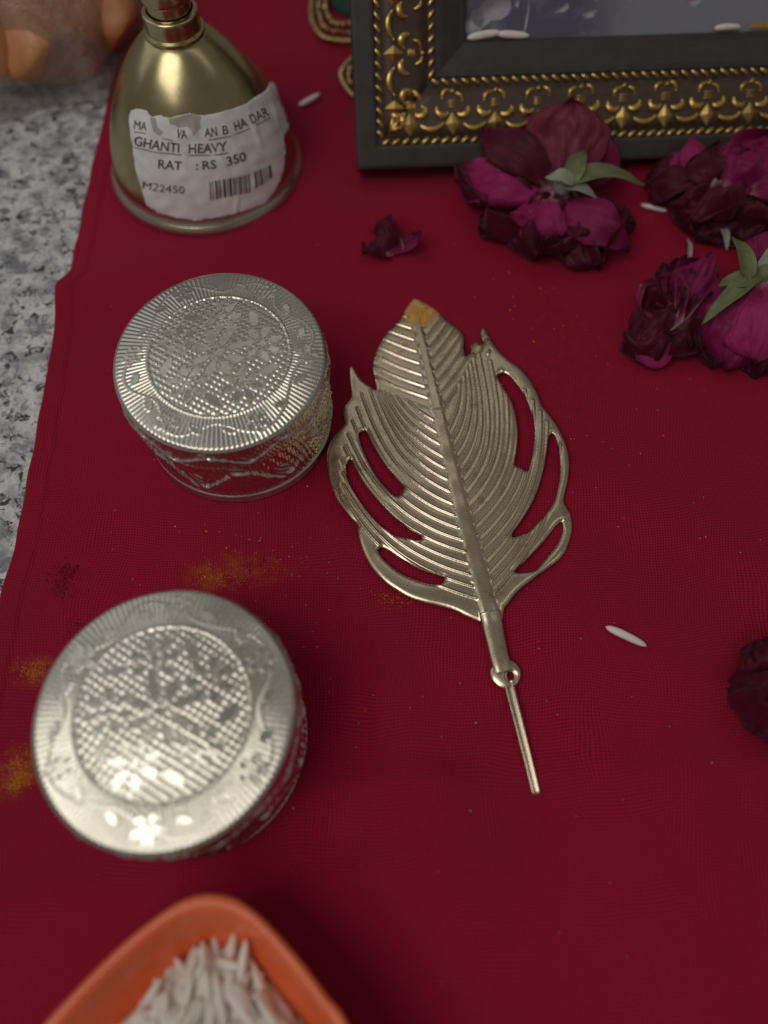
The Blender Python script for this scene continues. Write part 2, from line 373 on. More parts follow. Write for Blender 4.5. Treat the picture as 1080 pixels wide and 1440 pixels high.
# moulding profile: (distance in from the outer edge, height off the face plane)
PR = [(.6, -TH), (0, -TH + .6), (0, -.9), (.35, -.25), (1.0, 0), (4.6, 0), (5.3, -.3), (5.5, -1.0), (6.6, -1.0), (7.0, -.7), (9, -1.0), (14, -1.9), (17.6, -2.3), (18.0, -2.6), (19.4, -2.6), (19.8, -2.2), (21, -2.3), (25.6, -3.9), (26.6, -4.1), (27.2, -4.6), (27.2, -TH + .8)]
def side(corner_a, corner_b, into):
    """one mitred length of moulding"""
    a, b, n = np.array(corner_a, float), np.array(corner_b, float), np.array(into, float)
    L = np.linalg.norm(b - a); d = (b - a) / L; m = 40; V = []
    for q in np.linspace(0, 1, m):
        for (w, h) in PR:
            p = a + d * (w + q * (L - 2 * w)) + n * w
            V.append((p[0], p[1], h))
    k = len(PR); Fc = [list(f) for f in grid_faces(m, k)]
    Fc += [[i * k + k - 1, (i + 1) * k + k - 1, (i + 1) * k, i * k] for i in range(m - 1)]
    return mk('moulding', V, Fc, MAT['frame'], frame, smooth=False, bevel=0)
CN = [(0, 0), (FWD, 0), (FWD, FHT), (0, FHT)]
SIDES = [(CN[0], CN[1], (0, 1)), (CN[1], CN[2], (-1, 0)), (CN[2], CN[3], (0, -1)), (CN[3], CN[0], (1, 0))]
for s_ in SIDES: side(*s_)
# gold pieces: meshes in a local frame x along the side, y inward, z out
def blob_prism(outl, h, top=.45, mat=MAT['gold']):
    outl = np.array(outl, float); c = outl.mean(0); k = len(outl)
    V = [(*p, -.35) for p in outl] + [(*(c + (p - c) * .86), h * .65) for p in outl] + [(*(c + (p - c) * top), h) for p in outl] + [(*c, h * 1.06)]
    Fc = []
    for r in (0, 1):
        Fc += [[r * k + i, r * k + (i + 1) % k, (r + 1) * k + (i + 1) % k, (r + 1) * k + i] for i in range(k)]
    Fc += [[2 * k + i, 2 * k + (i + 1) % k, 3 * k] for i in range(k)]
    return mesh('gold_piece', V, Fc, mat)
def arc_piece(cx, cy, r, a0, a1, wmax, h, taper=1.):
    """crescent: a tapered tube bent on an arc"""
    n = 11; a = np.radians(np.linspace(a0, a1, n)); t = np.linspace(0, 1, n)
    rad = wmax * (np.sin(np.pi * np.clip(t * .92 + .04, 0, 1)) ** .7) * taper + .03
    path = np.stack([cx + r * np.cos(a), cy + r * np.sin(a), 0 * a + h * .15], -1)
    V, Fc = tube(path, rad, 8, h / wmax * .75)
    return mesh('gold_piece', V, Fc, MAT['gold'])
def lozenge(w, h, z):
    V = [(0, -h, -.35), (w, 0, -.35), (0, h, -.35), (-w, 0, -.35), (0, -h, .15), (w, 0, .15), (0, h, .15), (-w, 0, .15), (0, 0, z)]
    Fc = [(0, 1, 5, 4), (1, 2, 6, 5), (2, 3, 7, 6), (3, 0, 4, 7), (4, 5, 8), (5, 6, 8), (6, 7, 8), (7, 4, 8)]
    me = mesh('gold_piece', V, Fc, MAT['gold'], smooth=False); return me
def bead_mesh(l, w, h, ang):
    a = np.linspace(0, 2 * np.pi, 8, endpoint=False); V = []; ca, sa = math.cos(ang), math.sin(ang)
    for t in np.linspace(-1, 1, 6):
        r = math.sqrt(max(0, 1 - t * t)) + .06
        for q in a:
            x, y, z = t * l, w * r * math.cos(q), h * r * math.sin(q)
            V.append((x * ca - y * sa, x * sa + y * ca, z))
    Fc = [list(f) for f in grid_faces(6, 8)] + [[i * 8 + 7, (i + 1) * 8 + 7, (i + 1) * 8, i * 8] for i in range(5)]
    return mesh('gold_bead', V, Fc, MAT['gold'])
G = dict(
    diamond=lozenge(1.75, 2.5, .95),
    swag=arc_piece(0, 2.4, 3.8, 220, 320, .78, .85),
    leafL=arc_piece(-2.5, 6.5, 1.55, 165, 325, .95, .95), leafR=arc_piece(2.5, 6.5, 1.55, 15, -145, .95, .95),
    curlL=arc_piece(-.9, 8.6, 1.6, 85, 190, .50, .6), curlR=arc_piece(.9, 8.6, 1.6, 95, -10, .50, .6),
    bar=bead_mesh(1.2, .24, .34, 0), bud=blob_prism([(-.95, .1), (-.5, -.25), (0, -.55), (.5, -.25), (.95, .1), (.45, .25), (.25, .8), (0, 1.05), (-.25, .8), (-.45, .25)], .6),
    cleaf=blob_prism([(0, -2.2), (.6, -1.2), (.72, 0), (.5, 1.2), (0, 2.1), (-.5, 1.2), (-.72, 0), (-.6, -1.2)], .8),
    bead=bead_mesh(1.35, .52, .55, math.radians(38)), bead2=bead_mesh(1.25, .5, .5, math.radians(-38)),
)
def side_matrix(i, along, inw, h, tilt=0.):
    a, b, n = (np.array(x, float) for x in SIDES[i]); d = (b - a) / np.linalg.norm(b - a)
    p = a + d * along + n * inw
    m = Matrix(((d[0], n[0], 0, p[0] * .001), (d[1], n[1], 0, p[1] * .001), (0, 0, 1, h * .001), (0, 0, 0, 1)))
    return m @ Matrix.Rotation(tilt, 4, 'X')
far = {'V': [], 'F': [], 'n': 0}
rg = random.Random(5)
def piece(name, key, i, along, inw, h, tilt=0.):
    m = side_matrix(i, along, inw, h, tilt)
    m = m @ Matrix.Rotation(rg.uniform(-.04, .04), 4, 'Z') @ Matrix.Diagonal((rg.uniform(.95, 1.04), rg.uniform(.95, 1.04), rg.uniform(.85, 1.1), 1))
    if i in (0, 3): inst(name, G[key], frame, m); return
    me = G[key]; far['V'] += [tuple(m @ v.co * 1000) for v in me.vertices]
    far['F'] += [[far['n'] + j for j in p.vertices] for p in me.polygons]; far['n'] += len(me.vertices)
BT = -math.atan2(1.3, 9)       # the ornament band slopes inward
def band_h(w): return float(np.interp(w, [p[0] for p in PR[9:13]], [p[1] for p in PR[9:13]]))
for i in range(4):
    L = FWD if i in (0, 2) else FHT
    n = round((L - 13.4 * 2) / 10.75); stp = (L - 13.4 * 2) / n
    for q in range(n + 1):
        x = 13.4 + q * stp
        piece('gold_diamond', 'diamond', i, x, 9.7, band_h(9.7), BT)
        if q < n: piece('gold_swag', 'swag', i, x + stp / 2, 9.9, band_h(9.0) + .12, BT)
        for kx in ('leafL', 'leafR'): piece('gold_crescent', kx, i, x, 6.6, band_h(12.8) + 6.2 * math.sin(-BT) + .12, BT)
        for kx in ('curlL', 'curlR'): piece('gold_curl', kx, i, x, 6.6, band_h(15.2) + 8.6 * math.sin(-BT) + .12, BT)
        for bq in range(3): piece('gold_bar', 'bar', i, x, 13.4 + bq * .62, band_h(13.4 + bq * .62) + .12, BT)
        piece('gold_bud', 'bud', i, x, 16.5, band_h(16.5) + .1, BT)
    nb_ = round((L - 12.8) / 2.42)
    for q in range(nb_): piece('gold_rope_strand', 'bead', i, 6.6 + (q + .3) * (L - 12.8) / nb_, 6.05, -.72)
    nb_ = round((L - 37.6) / 2.42)
    for q in range(nb_): piece('gold_rope_strand', 'bead2', i, 19. + (q + .3) * (L - 37.6) / nb_, 18.7, -2.3)
for an, rz in ((8.6, -45), (9.9, -10), (9.9, -80)):
    m = Matrix.Translation((.0088, .0088, -.0006)) @ Matrix.Rotation(math.radians(rz), 4, 'Z') @ Matrix.Translation((0, .0012, 0))
    inst('gold_corner_leaf', G['cleaf'], frame, m)
fo = mk('far_gold_ornament', far['V'], far['F'], MAT['gold'], frame); fo['kind'] = 'stuff'
# brown ground of the ornament band, print, glass, back board, strut
def strip(i, w0, w1, lift):
    a, b, n = (np.array(x, float) for x in SIDES[i]); L = np.linalg.norm(b - a); d = (b - a) / L; V = []
    ws = np.linspace(w0, w1, 5)
    for q in np.linspace(0, 1, 30):
        for w in ws:
            p = a + d * (w + q * (L - 2 * w)) + n * w; V.append((*p, band_h(w) + lift))
    Vt, Ft = thicken(np.array(V), grid_faces(30, 5)[:, ::-1] if True else 0, (0, 0, -.2))
    return mk('ornament_ground', Vt, Ft, MAT['frame_in'], frame)
for i in range(4): strip(i, 7.1, 17.5, .06)
def m_print():
    k = N('faded_print'); v = k.obj()
    sp = k.n('SeparateXYZ'); k.l(v, sp.inputs[0])
    nz = k.noise(v, .05, 4, .6); nz2 = k.noise(v, .12, 3, .6)
    x = k.math('ADD', sp.outputs[0], k.math('MULTIPLY', nz, 14.))
    side_ = k.n('MapRange'); side_.inputs['From Min'].default_value = 60; side_.inputs['From Max'].default_value = 76; k.l(x, side_.inputs[0])
    c = k.mix(side_.outputs[0], (.10, .085, .15), (.27, .265, .315))
    c = k.mix(k.ramp(nz2, [(.52, (0, 0, 0)), (.66, (.45, .45, .45))]), c, (.36, .28, .36))
    k.col(c); k.set(Roughness=.6); return k.m
def slab(name, x0, x1, y0, y1, z0, z1, mat, parent, **kw):
    V = [(x, y, z) for x in (x0, x1) for y in (y0, y1) for z in (z0, z1)]
    return mk(name, V, [(0, 1, 3, 2), (4, 6, 7, 5), (0, 4, 5, 1), (2, 3, 7, 6), (0, 2, 6, 4), (1, 5, 7, 3)], mat, parent, smooth=False, **kw)
prt = slab('print', 27.3, FWD - 27.3, 27.3, FHT - 27.3, -6.6, -6.2, m_print(), frame)
slab('glass_pane', 27.32, FWD - 27.32, 27.32, FHT - 27.32, -5.9, -5.2, MAT['glass'], frame)
slab('back_board', 27.3, FWD - 27.3, 27.3, FHT - 27.3, -8.2, -6.8, MAT['frame_in'], frame)
# pale figure and flakes set on the print
k = N('pale_marking'); k.col(k.mix(k.noise(k.obj(), .8, 4, .7), (.34, .27, .34), (.62, .58, .62))); k.set(Roughness=.6); pale = k.m
def flat_blob(cx, cy, rx, ry, rot, z, seed, n=22):
    r = np.random.RandomState(seed); a = np.linspace(0, 2 * np.pi, n, endpoint=False)
    rr = 1 + .22 * np.sin(2 * a + r.rand() * 6) + .14 * np.sin(3 * a + r.rand() * 6) + .1 * np.sin(5 * a + r.rand() * 6)
    x, y = rx * rr * np.cos(a), ry * rr * np.sin(a); c, s = math.cos(rot), math.sin(rot)
    o = np.stack([cx + x * c - y * s, cy + x * s + y * c, 0 * a + z], -1)
    return np.vstack([o, o - (0, 0, .06)]), [list(range(n))] + [[i, n + i, n + (i + 1) % n, (i + 1) % n][::-1] for i in range(n)]
for q, (cx, cy, rx, ry, rot) in enumerate([(33.5, 33.2, 4.6, 2.6, .7), (29.6, 31.0, 2.4, 2.0, 0), (39.5, 34.5, .5, .9, 0), (42, 31.5, .35, 3.2, -.12), (50.5, 33.2, 1.5, .8, .2), (57, 32.0, 1.9, .7, .1), (59.5, 37, 1.5, 2.6, -.3), (82, 33.8, 2.2, .7, .25), (85, 38.5, .5, 1., 0), (67, 34.8, 1., .35, .3), (71, 35.4, .8, .3, .2), (103, 37.5, .7, .5, 0)]):
    V, Fc = flat_blob(cx, cy, rx, ry, rot, -6.12, q + 3)
    mk('pale_mark', V, Fc, pale, prt)
# rear strut that holds the frame up
def box8(c): return mk('strut', c, [(0, 1, 3, 2), (4, 6, 7, 5), (0, 4, 5, 1), (2, 3, 7, 6), (0, 2, 6, 4), (1, 5, 7, 3)], MAT['frame'], frame, smooth=False)
FMI = FM.inverted()
top_l = Vector((FWD / 2, 88, -8.4)); foot_w = FM @ (top_l * .001); foot_w = Vector((foot_w.x, foot_w.y + .052, -.0002)); foot_l = FMI @ foot_w * 1000
dz = FMI.to_3x3() @ Vector((0, 1, 0)) * 2.
box8([tuple(p + Vector((sx * 14, 0, 0)) + dz * sy) for sx in (-.5, .5) for sy in (0, 1) for p in (foot_l, top_l)])

# ------------------------------------------------------------------ brass bell with its price label
BC = P(293, 237, 0.)
BP = [(0, 23.3), (0, 23.9), (.5, 24.25), (1.6, 24.3), (2.6, 23.9), (3.2, 23.2), (4.2, 22.95), (6, 22.75), (9, 22.15), (12, 21.35), (15, 20.4), (18, 19.2), (21, 17.85), (24, 16.25), (27, 14.4), (29, 12.95), (31, 11.3), (33, 9.4), (34.4, 7.9), (35.2, 6.9), (35.6, 6.1)]
bp = spl(BP[3:], 90); bz, br = bp[:, 0], bp[:, 1]
bell = empty('brass_bell', BC, 'brass hand bell with a torn white price label on its side', 'bell')
V, Fc = lathe([tuple(p) for p in BP[:3]] + [tuple(p) for p in bp], 128)
# inner wall, so that it is a shell
Vi, Fi = lathe([(0, 23.2), (6, 21.2), (15, 18.8), (24, 14.6), (31, 9.4), (33.4, .5)], 64)
mk('body', V, Fc, MAT['brass'], bell); mk('inner_wall', Vi, Fi[:, ::-1], MAT['brass'], bell)
V, Fc = lathe([(.05, 23.95), (.5, 24.32), (1.0, 24.42), (1.7, 24.36), (2.4, 24.02), (3.0, 23.55), (3.6, 23.22), (4.4, 23.02), (5.0, 22.92)], 128); mk('rim', V, Fc, MAT['rimbrass'], bell)
for nm, pr in (('neck_collar', [(35.2, 5.9), (35.5, 6.5), (36.4, 6.55), (36.6, 6.05), (37.2, 5.95), (39.6, 6.0), (40.2, 5.8), (40.5, 5.0)]),
               ('neck_groove', [(40.2, 4.7), (42.6, 4.75), (43.0, 4.9)]),
               ('neck_ring', [(42.8, 4.8), (43.1, 5.45), (44.6, 5.6), (46.0, 5.5), (46.4, 5.0)]),
               ('handle', [(46.2, 4.2), (49, 4.0), (52, 4.8), (55, 5.0), (58, 4.1), (64, 3.5), (72, 3.7), (77, 4.8), (80, 4.6), (83, 3.0), (85, .2)])):
    V, Fc = lathe([tuple(p) for p in spl(pr, 40)], 96); mk(nm, V, Fc, MAT['brass'], bell)
V, Fc = lathe([(1.2, .3), (1.5, 3.2), (4.5, 4.2), (7.5, 3.0), (9, 1.1), (20, .8), (33, .8)], 32); mk('clapper', V, Fc, MAT['brass'], bell)
def on_bell(px, py, off):
    """where a photo pixel's ray meets the bell's side, lifted by off along the surface normal"""
    d = ray(px, py); o = CAM - BC
    t0 = (46 - o[2]) / d[..., 2]; t1 = (0 - o[2]) / d[..., 2]
    best = np.full(t0.shape, np.nan); prev = np.full(t0.shape, 1.)
    for s in np.linspace(0, 1, 500):
        t = t0 + (t1 - t0) * s; p = o + d * t[..., None]
        g = np.hypot(p[..., 0], p[..., 1]) - np.interp(p[..., 2], bz, br)
        hit = np.isnan(best) & (g <= 0)
        f = np.where(hit, prev / (prev - g + 1e-9), 0); best = np.where(hit, t - (t1 - t0) / 499 * (1 - f), best); prev = g
    best = np.where(np.isnan(best), t1, best)
    p = o + d * best[..., None]; dr = np.gradient(br, bz); sl = np.interp(p[..., 2], bz, dr)
    rr = np.hypot(p[..., 0], p[..., 1]) + 1e-9
    n = np.stack([p[..., 0] / rr, p[..., 1] / rr, -sl], -1); n /= np.linalg.norm(n, axis=-1)[..., None]
    return p + n * np.asarray(off)[..., None]
def cr(x, y): return 170 + np.asarray(x, float) / 4.32, 110 + np.asarray(y, float) / 4.32   # label crop -> photo pixels
creases = [((590, 225), (700, 400), .26, 14), ((765, 165), (860, 450), .34, 16), ((900, 80), (960, 330), .35, 16), ((180, 220), (215, 330), .25, 14), ((330, 300), (420, 560), .22, 16), ((560, 380), (660, 600), .25, 13), ((720, 680), (690, 830), .3, 12), ((430, 250), (470, 400), .25, 14)]
nw1 = Noise(21, .018); nw2 = Noise(22, .05)
def label_h(x, y):
    h = .20 + .07 * nw1(x, y) + .06 * nw2(x, y)
    for a, b, amp, wd in creases:
        a, b = np.array(a, float), np.array(b, float); e_ = b - a
        t = np.clip(((x - a[0]) * e_[0] + (y - a[1]) * e_[1]) / (e_ @ e_), 0, 1)
        dd = np.hypot(x - a[0] - t * e_[0], y - a[1] - t * e_[1]); h = h + amp * np.exp(-(dd / wd) ** 2) * np.sin(np.pi * np.clip(t * .9 + .05, 0, 1))
    return np.maximum(h, .06)
LAB = [(50, 225), (62, 200), (88, 185), (120, 188), (155, 195), (172, 215), (190, 238), (215, 228), (245, 224), (270, 236), (300, 242), (340, 228), (380, 222), (420, 210), (455, 222), (490, 225), (540, 220), (580, 213), (630, 198), (680, 185), (720, 170), (760, 155), (800, 125), (830, 105), (860, 90), (884, 70), (898, 40), (912, 20), (930, 40), (942, 70), (960, 120), (978, 175), (1000, 230), (1018, 265), (1020, 300), (1008, 330), (988, 345), (992, 390), (1000, 440), (994, 500), (985, 560), (965, 625), (930, 690), (890, 742), (862, 768), (800, 790), (720, 812), (640, 835), (560, 853), (490, 862), (430, 860), (340, 846), (250, 826), (222, 818), (212, 800), (185, 790), (160, 770), (142, 722), (110, 620), (88, 520), (78, 420), (66, 380), (60, 330)]
X, Y, sd, used, Fq = cutout(LAB, [], 9.)
x, y = X.ravel()[used], Y.ravel()[used]
V = on_bell(*cr(x, y), label_h(x, y)); Vb = on_bell(*cr(x, y), 0 * x + .01)
Vt, Ft = thicken(V, Fq, (0, 0, 0)); Vt[len(V):] = Vb
lab = mk('price_label', Vt, Ft[:, ::-1], MAT['paper'], bell)
for poly in ([(292, 246), (345, 234), (420, 216), (490, 232), (478, 262), (486, 300), (462, 322), (440, 352), (428, 310), (400, 292), (352, 300), (330, 282), (300, 275)],
             [(180, 238), (212, 240), (228, 300), (262, 326), (238, 350), (205, 322), (190, 275)],
             [(640, 200), (668, 196), (700, 330), (735, 412), (715, 418), (676, 330)], [(388, 380), (404, 392), (408, 470), (398, 560), (372, 520), (376, 440)]):
    X, Y, sd, used, Fq = cutout(poly, [], 6.); x, y = X.ravel()[used], Y.ravel()[used]
    V = on_bell(*cr(x, y), label_h(x, y) + .07)
    mk('torn_patch', V, Fq[:, ::-1], MAT['torn'] if poly[0][0] < 300 and poly[0][1] < 245 or poly[0][0] == 292 else MAT['paper'], lab)
IV, IF = [], []
def add_ink(V, Fc):
    o = sum(len(v) for v in IV); IV.append(V); IF.extend([[i + o for i in f] for f in Fc])
def text_mesh(s):
    c = bpy.data.curves.new('t', 'FONT'); c.body = s; c.size = 1; c.resolution_u = 3; c.offset = 0 if 'M' in s else .012
    o = bpy.data.objects.new('t', c); COL.objects.link(o); bpy.context.view_layer.update()
    me = o.evaluated_get(bpy.context.evaluated_depsgraph_get()).to_mesh()
    V = np.array([v.co[:] for v in me.vertices]); Fc = [list(p.vertices) for p in me.polygons]
    bpy.data.objects.remove(o); bpy.data.curves.remove(c); return V, Fc
def ink(cx, cy, Fc):
    cx, cy = np.asarray(cx, float), np.asarray(cy, float)
    add_ink(on_bell(*cr(cx, cy), label_h(cx, cy) + .10), Fc)
def put_text(parts, bx, by, cap, under=()):
    for s, x0, x1 in parts:
        V, Fc = text_mesh(s); mn, mx = V[:, 0].min(), V[:, 0].max()
        x = x0 + (V[:, 0] - mn) / (mx - mn) * (x1 - x0)
        sl = np.interp(x + 12, bx, by) - np.interp(x - 12, bx, by)
        yb = np.interp(x, bx, by)
        v = V[:, 1] / .69 * cap
        ink(x + v * sl / 24 * .8, yb - v, Fc)
    for x0, x1, dy in under:
        xs = np.linspace(x0, x1, 14); yb = np.interp(xs, bx, by) + dy
        ink(np.concatenate([xs, xs]), np.concatenate([yb, yb + 5]), [[i, i + 1, 14 + i + 1, 14 + i] for i in range(13)])
put_text([('MA', 85, 158), ('VA', 335, 405), ('AN', 508, 585), ('B', 618, 652), ('HA', 692, 772), ('DAR', 792, 895)],
         [85, 158, 370, 560, 640, 730, 790, 895], [308, 318, 365, 352, 338, 308, 280, 226], 52, [(88, 155, 14), (255, 318, 22), (530, 662, 16), (690, 780, 16), (812, 902, 16)])
put_text([('GHANTI', 85, 355), ('HEAVY', 412, 645)], [85, 180, 250, 355, 412, 540, 645], [404, 425, 438, 449, 453, 452, 438], 55, [(85, 370, 12), (412, 545, 12), (562, 650, 12)])
put_text([('RAT', 230, 370), (':', 456, 468), ('RS', 497, 580), ('350', 645, 762)], [230, 370, 500, 580, 645, 762], [544, 557, 553, 545, 530, 498], 52)
put_text([('M22450', 135, 388)], [135, 260, 388], [668, 690, 698], 44)
rb = random.Random(4); xb = 536
while xb < 905:
    wd = rb.choice([5, 6, 8, 12, 15]); y0 = np.interp([xb, xb + wd], [536, 770, 910], [628, 584, 524]); y1 = np.interp([xb, xb + wd], [536, 770, 910], [738, 694, 600])
    if not 775 < xb < 800:
        t = np.linspace(0, 1, 6); sh = 8 * t
        ink(np.concatenate([xb + sh, xb + wd + sh]), np.concatenate([y0[0] + (y1[0] - y0[0]) * t, y0[1] + (y1[1] - y0[1]) * t]), [[i, 6 + i, 6 + i + 1, i + 1] for i in range(5)])
    xb += wd + rb.choice([5, 7, 10, 13])
mk('lettering', np.vstack(IV), IF, MAT['ink'], lab)

# ------------------------------------------------------------------ two embossed round boxes
R, HB = 19.8, 24.5
def flower(x, y, cx, cy, rad, n, rot):
    """signed petal mask: >0 inside a petal; also the outline closeness"""
    dx, dy = x - cx, y - cy; r = np.hypot(dx, dy) / rad; a = np.arctan2(dy, dx) + rot
    f = (np.mod(a * n / (2 * np.pi), 1) - .5) * 2 * np.pi / n
    u_, v_ = r * np.cos(f), r * np.sin(f); w = min(.30, 1.35 / n)
    pet = (1 - np.hypot((u_ - .64) / .36, v_ / (w * (.75 + .5 * u_)))) * w
    return np.maximum(pet, .17 - r) * rad
nl1 = Noise(31, 2.4); nl2 = Noise(32, 9.)
def lid_h(r, a):
    """relief of the lid's top in mm; r in 0..1"""
    x, y = r * np.cos(a), r * np.sin(a)
    p = .055
    # inside: raised lattice, interrupted by smooth flowers and leaves
    gx, gy = x + .012 * nl1(x, y), y + .012 * nl1(y, x + 4)
    lat = np.abs(np.sin(np.pi * gx / p)) * np.abs(np.sin(np.pi * gy / p))
    fl = np.full(r.shape, -9.)
    fl = np.maximum(fl, flower(x, y, 0, 0, .27, 8, .2))
    for k_ in range(5):
        b = k_ * 2 * np.pi / 5 + .5
        fl = np.maximum(fl, flower(x, y, .40 * np.cos(b), .42 * np.sin(b), .20, 7, b))
        b2 = b + .63; ex, ey = x - .50 * np.cos(b2), y - .50 * np.sin(b2)
        u_, v_ = ex * np.cos(b2 + .9) + ey * np.sin(b2 + .9), -ex * np.sin(b2 + .9) + ey * np.cos(b2 + .9)
        fl = np.maximum(fl, .10 - np.hypot(u_, v_ * 2.2))
    m = 1 / (1 + np.exp(-fl / .006))
    inner = .15 * lat * (1 - m) + .035 * np.exp(-(fl / .008) ** 2) + .05 * m
    # ring
    ring = .13 * np.exp(-((r - .665) / .011) ** 2) - .06 * np.exp(-((r - .645) / .012) ** 2)
    # outside: radial flutes with scrolls, flowers and leaves pressed over them
    rib = .5 + .5 * np.sin(a * 132 + 1.2 * nl1(x, y))
    sc = np.full(r.shape, -9.)
    for k_ in range(6):
        b = k_ * np.pi / 3
        sc = np.maximum(sc, flower(x, y, .815 * np.cos(b), .815 * np.sin(b), .105, 5, b))
        for db in (.33, -.33):
            ex, ey = x - .80 * np.cos(b + db), y - .80 * np.sin(b + db)
            u_, v_ = ex * np.cos(b + db + 1.1) + ey * np.sin(b + db + 1.1), -ex * np.sin(b + db + 1.1) + ey * np.cos(b + db + 1.1)
            sc = np.maximum(sc, .06 - np.hypot(u_, v_ * 1.9))
    vine = r - (.815 + .085 * np.sin(a * 6 + .6 + .8 * np.sin(a * 2)))
    ms = 1 / (1 + np.exp(-sc / .006))
    outer = .11 * rib * (1 - ms) * np.clip(np.abs(vine) / .02, 0, 1) + .12 * np.exp(-(vine / .011) ** 2) * (1 - ms) + ms * .09 + .05 * np.exp(-(sc / .012) ** 2)
    w = 1 / (1 + np.exp((r - .665) / .006)); w2 = 1 / (1 + np.exp((r - .972) / .006))
    return inner * w + ring + outer * (1 - w) * w2 + .10 * nl1(x * 1.3, y * 1.3) + .006 * nl2(x, y)
nr, na = 160, 960
rr = np.concatenate([np.linspace(.004, .975, nr), [.985, .993, .998, 1.0]]); aa = np.arange(na) * 2 * np.pi / na
A, RR = np.meshgrid(aa, rr, indexing='ij')
h = lid_h(RR, A) * np.clip((1 - RR) / .02, 0, 1)
dome = HB - 1.35 * RR ** 2.2 - .45 * np.clip((RR - .965) / .035, 0, 1) ** 2.
top = np.stack([R * RR * np.cos(A), R * RR * np.sin(A), dome + h], -1)
# skirt of the lid
zs = np.linspace(22.5, 16.3, 60); A2, Z2 = np.meshgrid(aa, zs, indexing='ij')
q = (Z2 - 16.3) / 6.2
def vine_relief(a, q, n, ph):
    c = q - (.5 + .24 * np.sin(a * n + ph)); lf = np.sin(a * n * 2 + ph + .7); 
    dots = np.abs(np.sin(a * 90)) * np.abs(np.sin(q * 18))
    ell_ = np.maximum(0, 1 - ((np.mod(a * n / np.pi + ph / np.pi, 1) - .5) / .33) ** 2 - ((c - .14 * np.sign(lf)) / .2) ** 2)
    vein = .5 + .5 * np.sin(c * 60 + a * n * 5)
    fine = np.abs(np.sin(a * n * 6 + q * 9 + 2 * np.sin(a * n))) ** 3
    return .45 * np.exp(-(c / .045) ** 2) + np.sqrt(ell_) * (.26 + .20 * vein) + (.14 * dots + .16 * fine) * (ell_ <= 0)
env = np.clip(q / .14, 0, 1) * np.clip((1 - q) / .14, 0, 1)
rs = R - .22 + vine_relief(A2, q, 9, .4) * env + .32 * np.exp(-((q - .03) / .06) ** 2) + .06 * nl1(np.cos(A2) * 1.5, np.sin(A2) * 1.5 + q)
sk = np.stack([rs * np.cos(A2), rs * np.sin(A2), Z2], -1)
Vl = np.concatenate([top, sk], 1); nv = Vl.shape[1]
LID = mesh('lid', Vl.reshape(-1, 3), grid_faces(na, nv, True)[:, ::-1], MAT['silver'])
zs = np.linspace(21.0, .0, 130); A2, Z2 = np.meshgrid(aa[::1], zs, indexing='ij'); q = np.clip((Z2 - 2.4) / 12.4, 0, 1)
env = np.clip(q / .1, 0, 1) * np.clip((1 - q) / .1, 0, 1)
rs = R - 1.0 + 1.5 * vine_relief(A2, q, 7, 1.3) * env + .55 * np.exp(-((Z2 - 2.0) / .3) ** 2) + .35 * np.exp(-((Z2 - 15.4) / .3) ** 2) + .3 * np.exp(-((Z2 - 3.0) / .25) ** 2) + .3 * np.exp(-((Z2 - 14.4) / .25) ** 2) + .55 * np.clip((1.2 - Z2) / 1.2, 0, 1) + .05 * nl1(np.cos(A2) * 1.5, np.sin(A2) * 1.5 + q)
Vb_ = np.concatenate([np.stack([rs * np.cos(A2), rs * np.sin(A2), Z2], -1), np.stack([.02 * np.cos(A2[:, :1]), .02 * np.sin(A2[:, :1]), 0 * A2[:, :1]], -1)], 1)
BODY = mesh('body', Vb_.reshape(-1, 3), grid_faces(na, Vb_.shape[1], True)[:, ::-1], MAT['silver'])
def trinket(px, py, rot, label, tilt=(0, 0), slide=(0, 0)):
    c = P(px, py, HB - .8); c[2] = -.25
    t = empty('round_silver_box', c, label, 'trinket box', 'embossed round silver boxes')
    inst('body', BODY, t, Matrix.Rotation(rot, 4, 'Z'))
    inst('lid', LID, t, Matrix.Translation((slide[0] * .001, slide[1] * .001, .0001 + R * .001 * math.sin(abs(tilt[0])))) @ Matrix.Rotation(tilt[0], 4, 'X') @ Matrix.Rotation(tilt[1], 4, 'Y') @ Matrix.Rotation(rot + .7, 4, 'Z'))
trinket(311, 496, .35, 'round embossed silver box standing between the bell and the metal leaf', tilt=(.062, 0))
trinket(232, 1001, 1.9, 'round embossed silver box beside the yellow powder, behind the orange rice lamp', tilt=(0, -.012))

# ------------------------------------------------------------------ silver leaf on its pin
LZ = .9
def lp(pts): a = np.array(pts, float); return P(a[:, 0], a[:, 1], LZ)[:, :2]
OUT = [(582, 418), (571, 433), (561, 450), (544, 468), (533, 485), (526, 504), (524, 518), (526, 530), (529, 546), (524, 544), (514, 537), (505, 528), (498, 517), (494, 513), (491.5, 518), (492.5, 537), (494, 555), (490, 562), (484, 570), (483, 580), (485, 593), (478, 602), (468.5, 613), (461, 628), (459, 643), (461, 661), (464, 676), (472, 698), (483, 715), (494, 729), (503, 738), (503, 745), (505, 756), (511, 776), (522, 797), (539, 817), (557, 830), (576, 841), (598, 848), (617, 852), (638, 858), (657, 867), (674, 874), (682, 878), (700, 878), (707, 872), (708.5, 858), (713, 851), (727, 833), (750, 814), (768, 801), (785, 788), (796, 774), (803, 755), (806, 738), (803, 722), (797, 711), (793, 703), (795, 692), (799, 674), (801, 652), (799, 635), (795, 620), (785, 600), (773, 583), (762, 570), (757, 555), (747, 536), (733, 519), (714, 505), (701, 492), (690, 475), (684, 462), (679, 458), (676, 462), (677, 473), (679, 482), (674, 483), (668, 481), (662, 486), (662, 494), (660, 499), (654, 500), (652, 487), (652, 472), (644, 461), (630, 450), (615, 436), (604, 428), (591, 421)]
